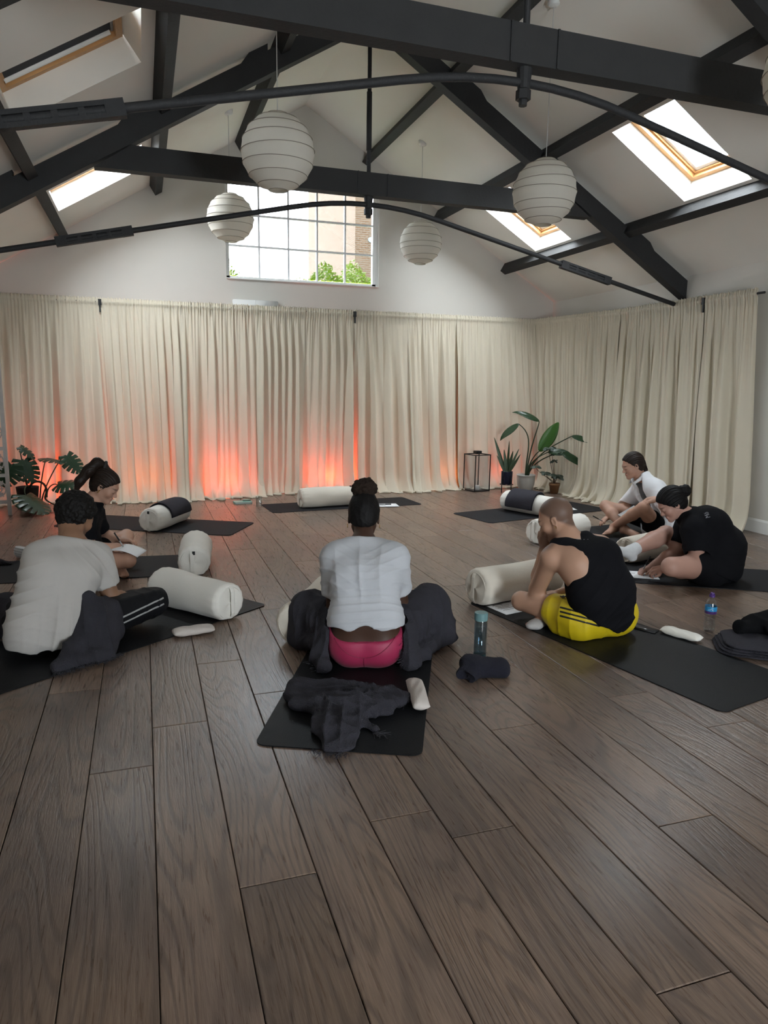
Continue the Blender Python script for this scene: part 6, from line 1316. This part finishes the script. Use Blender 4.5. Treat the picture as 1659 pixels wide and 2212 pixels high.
# crumpled blanket behind the woman in pink leggings
t = thing('crumpled_blanket', 'crumpled charcoal muslin blanket thrown on the mat behind the woman in pink leggings', 'blanket', (.79, 2.81, MT), math.radians(-24), group='charcoal muslin blankets')
V = Vol((-.42, -.5, -.01), (.42, .34, .2), .005)
for a, b, ra, rb in (((-.24, .10, .035), (.16, .12, .04), .045, .04), ((-.25, .05, .03), (-.24, .11, .045), .04, .04), ((-.22, .02, .03), (.14, .04, .035), .055, .055), ((-.19, -.04, .025), (.08, -.04, .035), .05, .06), ((.02, -.02, .03), (.22, .05, .03), .05, .04), ((.14, .10, .035), (.24, .09, .03), .035, .028), ((.06, -.05, .03), (.17, -.05, .02), .05, .035),
                     ((-.10, -.06, .03), (-.06, -.22, .02), .05, .05), ((-.02, -.08, .03), (.0, -.24, .02), .06, .055), ((-.03, -.2, .018), (.0, -.36, .006), .055, .045), ((.02, -.2, .015), (.05, -.34, .006), .045, .035), ((.06, -.12, .018), (.15, -.20, .008), .035, .018)):
    V.cone(a, b, ra, rb, .045, flat=((0, 0, 1), .6))
_c3 = cloth_disp(.017, 51, .0006); _w3 = wrinkles(.012, [((.1, 1, .2), 15, (-.05, .06, .05), .2), ((1, .1, 0), 16, (-.01, -.22, .03), .14), ((.6, .8, 0), 14, (.1, .0, .05), .12)], 53)
sdf_object('cloth', V, M_GREYB, t, 1, lambda P, N: _c3(P, N)*np.clip(P[:, 2]/.03, .1, 1)+_w3(P, N))
fringe([(-.08, -.385, .008), (0, -.41, .008), (.06, -.40, .008)], (0, -1, 0), .03, t, 70, 6); fringe([(.14, -.235, .01), (.18, -.225, .01)], (.8, -.5, 0), .04, t, 26, 7); fringe([(.22, .12, .045), (.26, .05, .03)], (-.2, -.8, -.1), .035, t, 40, 8); fringe([(-.10, -.05, .09), (-.05, -.12, .085), (-.07, -.2, .06)], (.3, -.6, -.3), .025, t, 50, 9)

# navy towel by the slim bottle
t = thing('navy_towel', 'small crumpled navy towelling cloth in front of the slim bottle', 'towel', (1.535, 2.97, .001), math.radians(-22))
V = Vol((-.18, -.16, -.01), (.18, .16, .14), .004); V.cone((-.07, .02, .045), (.08, .015, .042), .046, .043, .03); V.cone((-.03, -.02, .04), (.09, -.02, .03), .045, .032, .03); V.cone((-.06, .02, .055), (-.115, -.065, .028), .035, .028, .03); V.cone((-.05, -.03, .03), (-.07, -.10, .026), .035, .026, .03); V.cone((-.11, -.09, .026), (-.075, -.125, .02), .030, .024, .006, 'sub')
sdf_object('cloth', V, mat('navy_towelling', (.006, .006, .016), .95, .3, 60., .6, 240, sheen=.0), t, 1, cloth_disp(.006, 61, .001))
# grey folded cloth with a black garment at the right edge
t = thing('folded_cloth', 'folded charcoal cloth on the floor at the right picture edge', 'blanket', (3.10, 2.86, .001), math.radians(-35), group='charcoal muslin blankets')
for i in range(4):
    V = Vol((-.26, -.24, -.02), (.36, .24, .12), .005); z = .010+.015*i; e = .012*i
    for y in (-.075, .0, .08): V.cone((-.10+e, y, z), (.20, y, z), .085, .085, .02, flat=((0, 0, 1), .11))
    sdf_object('layer', V, M_GREYB, t, 1, cloth_disp(.004, 71+i, .0006))
t2 = thing('black_garment', 'black velvet garment heaped on the folded cloth at the right edge', 'garment', (3.20, 2.90, .068), math.radians(-35))
V = Vol((-.22, -.2, -.02), (.3, .2, .2), .005)
for a, b, ra, rb in (((-.10, .0, .03), (.2, .06, .04), .04, .05), ((-.02, .05, .05), (.18, .1, .08), .05, .06), ((.05, -.02, .04), (.2, -.06, .03), .05, .04), ((-.06, .06, .035), (.08, .1, .06), .035, .04)): V.cone(a, b, ra, rb, .03)
sdf_object('cloth', V, mat('black_velvet', (.005, .005, .006), .9, .3, 20., spec=.1), t2, 1, cloth_disp(.020, 81), floor_z=.001)
# dark cloth at the left picture edge and rolled socks
t = thing('dark_scarf', 'dark cloth end lying on the ponytailed woman\'s mat at the left edge', 'cloth', (-1.13, 5.92, MT), math.radians(-5)); V = Vol((-.2, -.12, -.01), (.2, .12, .1), .005); V.cone((-.12, 0, .02), (.04, .01, .018), .035, .022, .02); V.cone((.02, .01, .015), (.11, .02, .01), .022, .012, .02); sdf_object('cloth', V, M_GREYB, t, 1, cloth_disp(.006, 91)); fringe([(.10, .0, .012), (.12, .03, .012)], (1, .2, 0), .03, t, 24, 12)
t = thing('rolled_socks', 'rolled white striped socks on the floor behind the curly-haired man', 'socks', (-.955, 6.14, .001), math.radians(-20))
V = Vol((-.1, -.08, -.01), (.16, .08, .13), .004); V.cone((-.03, 0, .045), (.10, .0, .035), .042, .034, .02); V.cone((-.04, .0, .07), (.0, .0, .06), .03, .03, .02); sdf_object('sock_roll', V, mat('white_ribbed_sock', (.62, .63, .64), .9, .1, 40., .3, 120), t, 1, lambda P, N: .0028*np.sin(P[:, 2]*330+P[:, 0]*60))
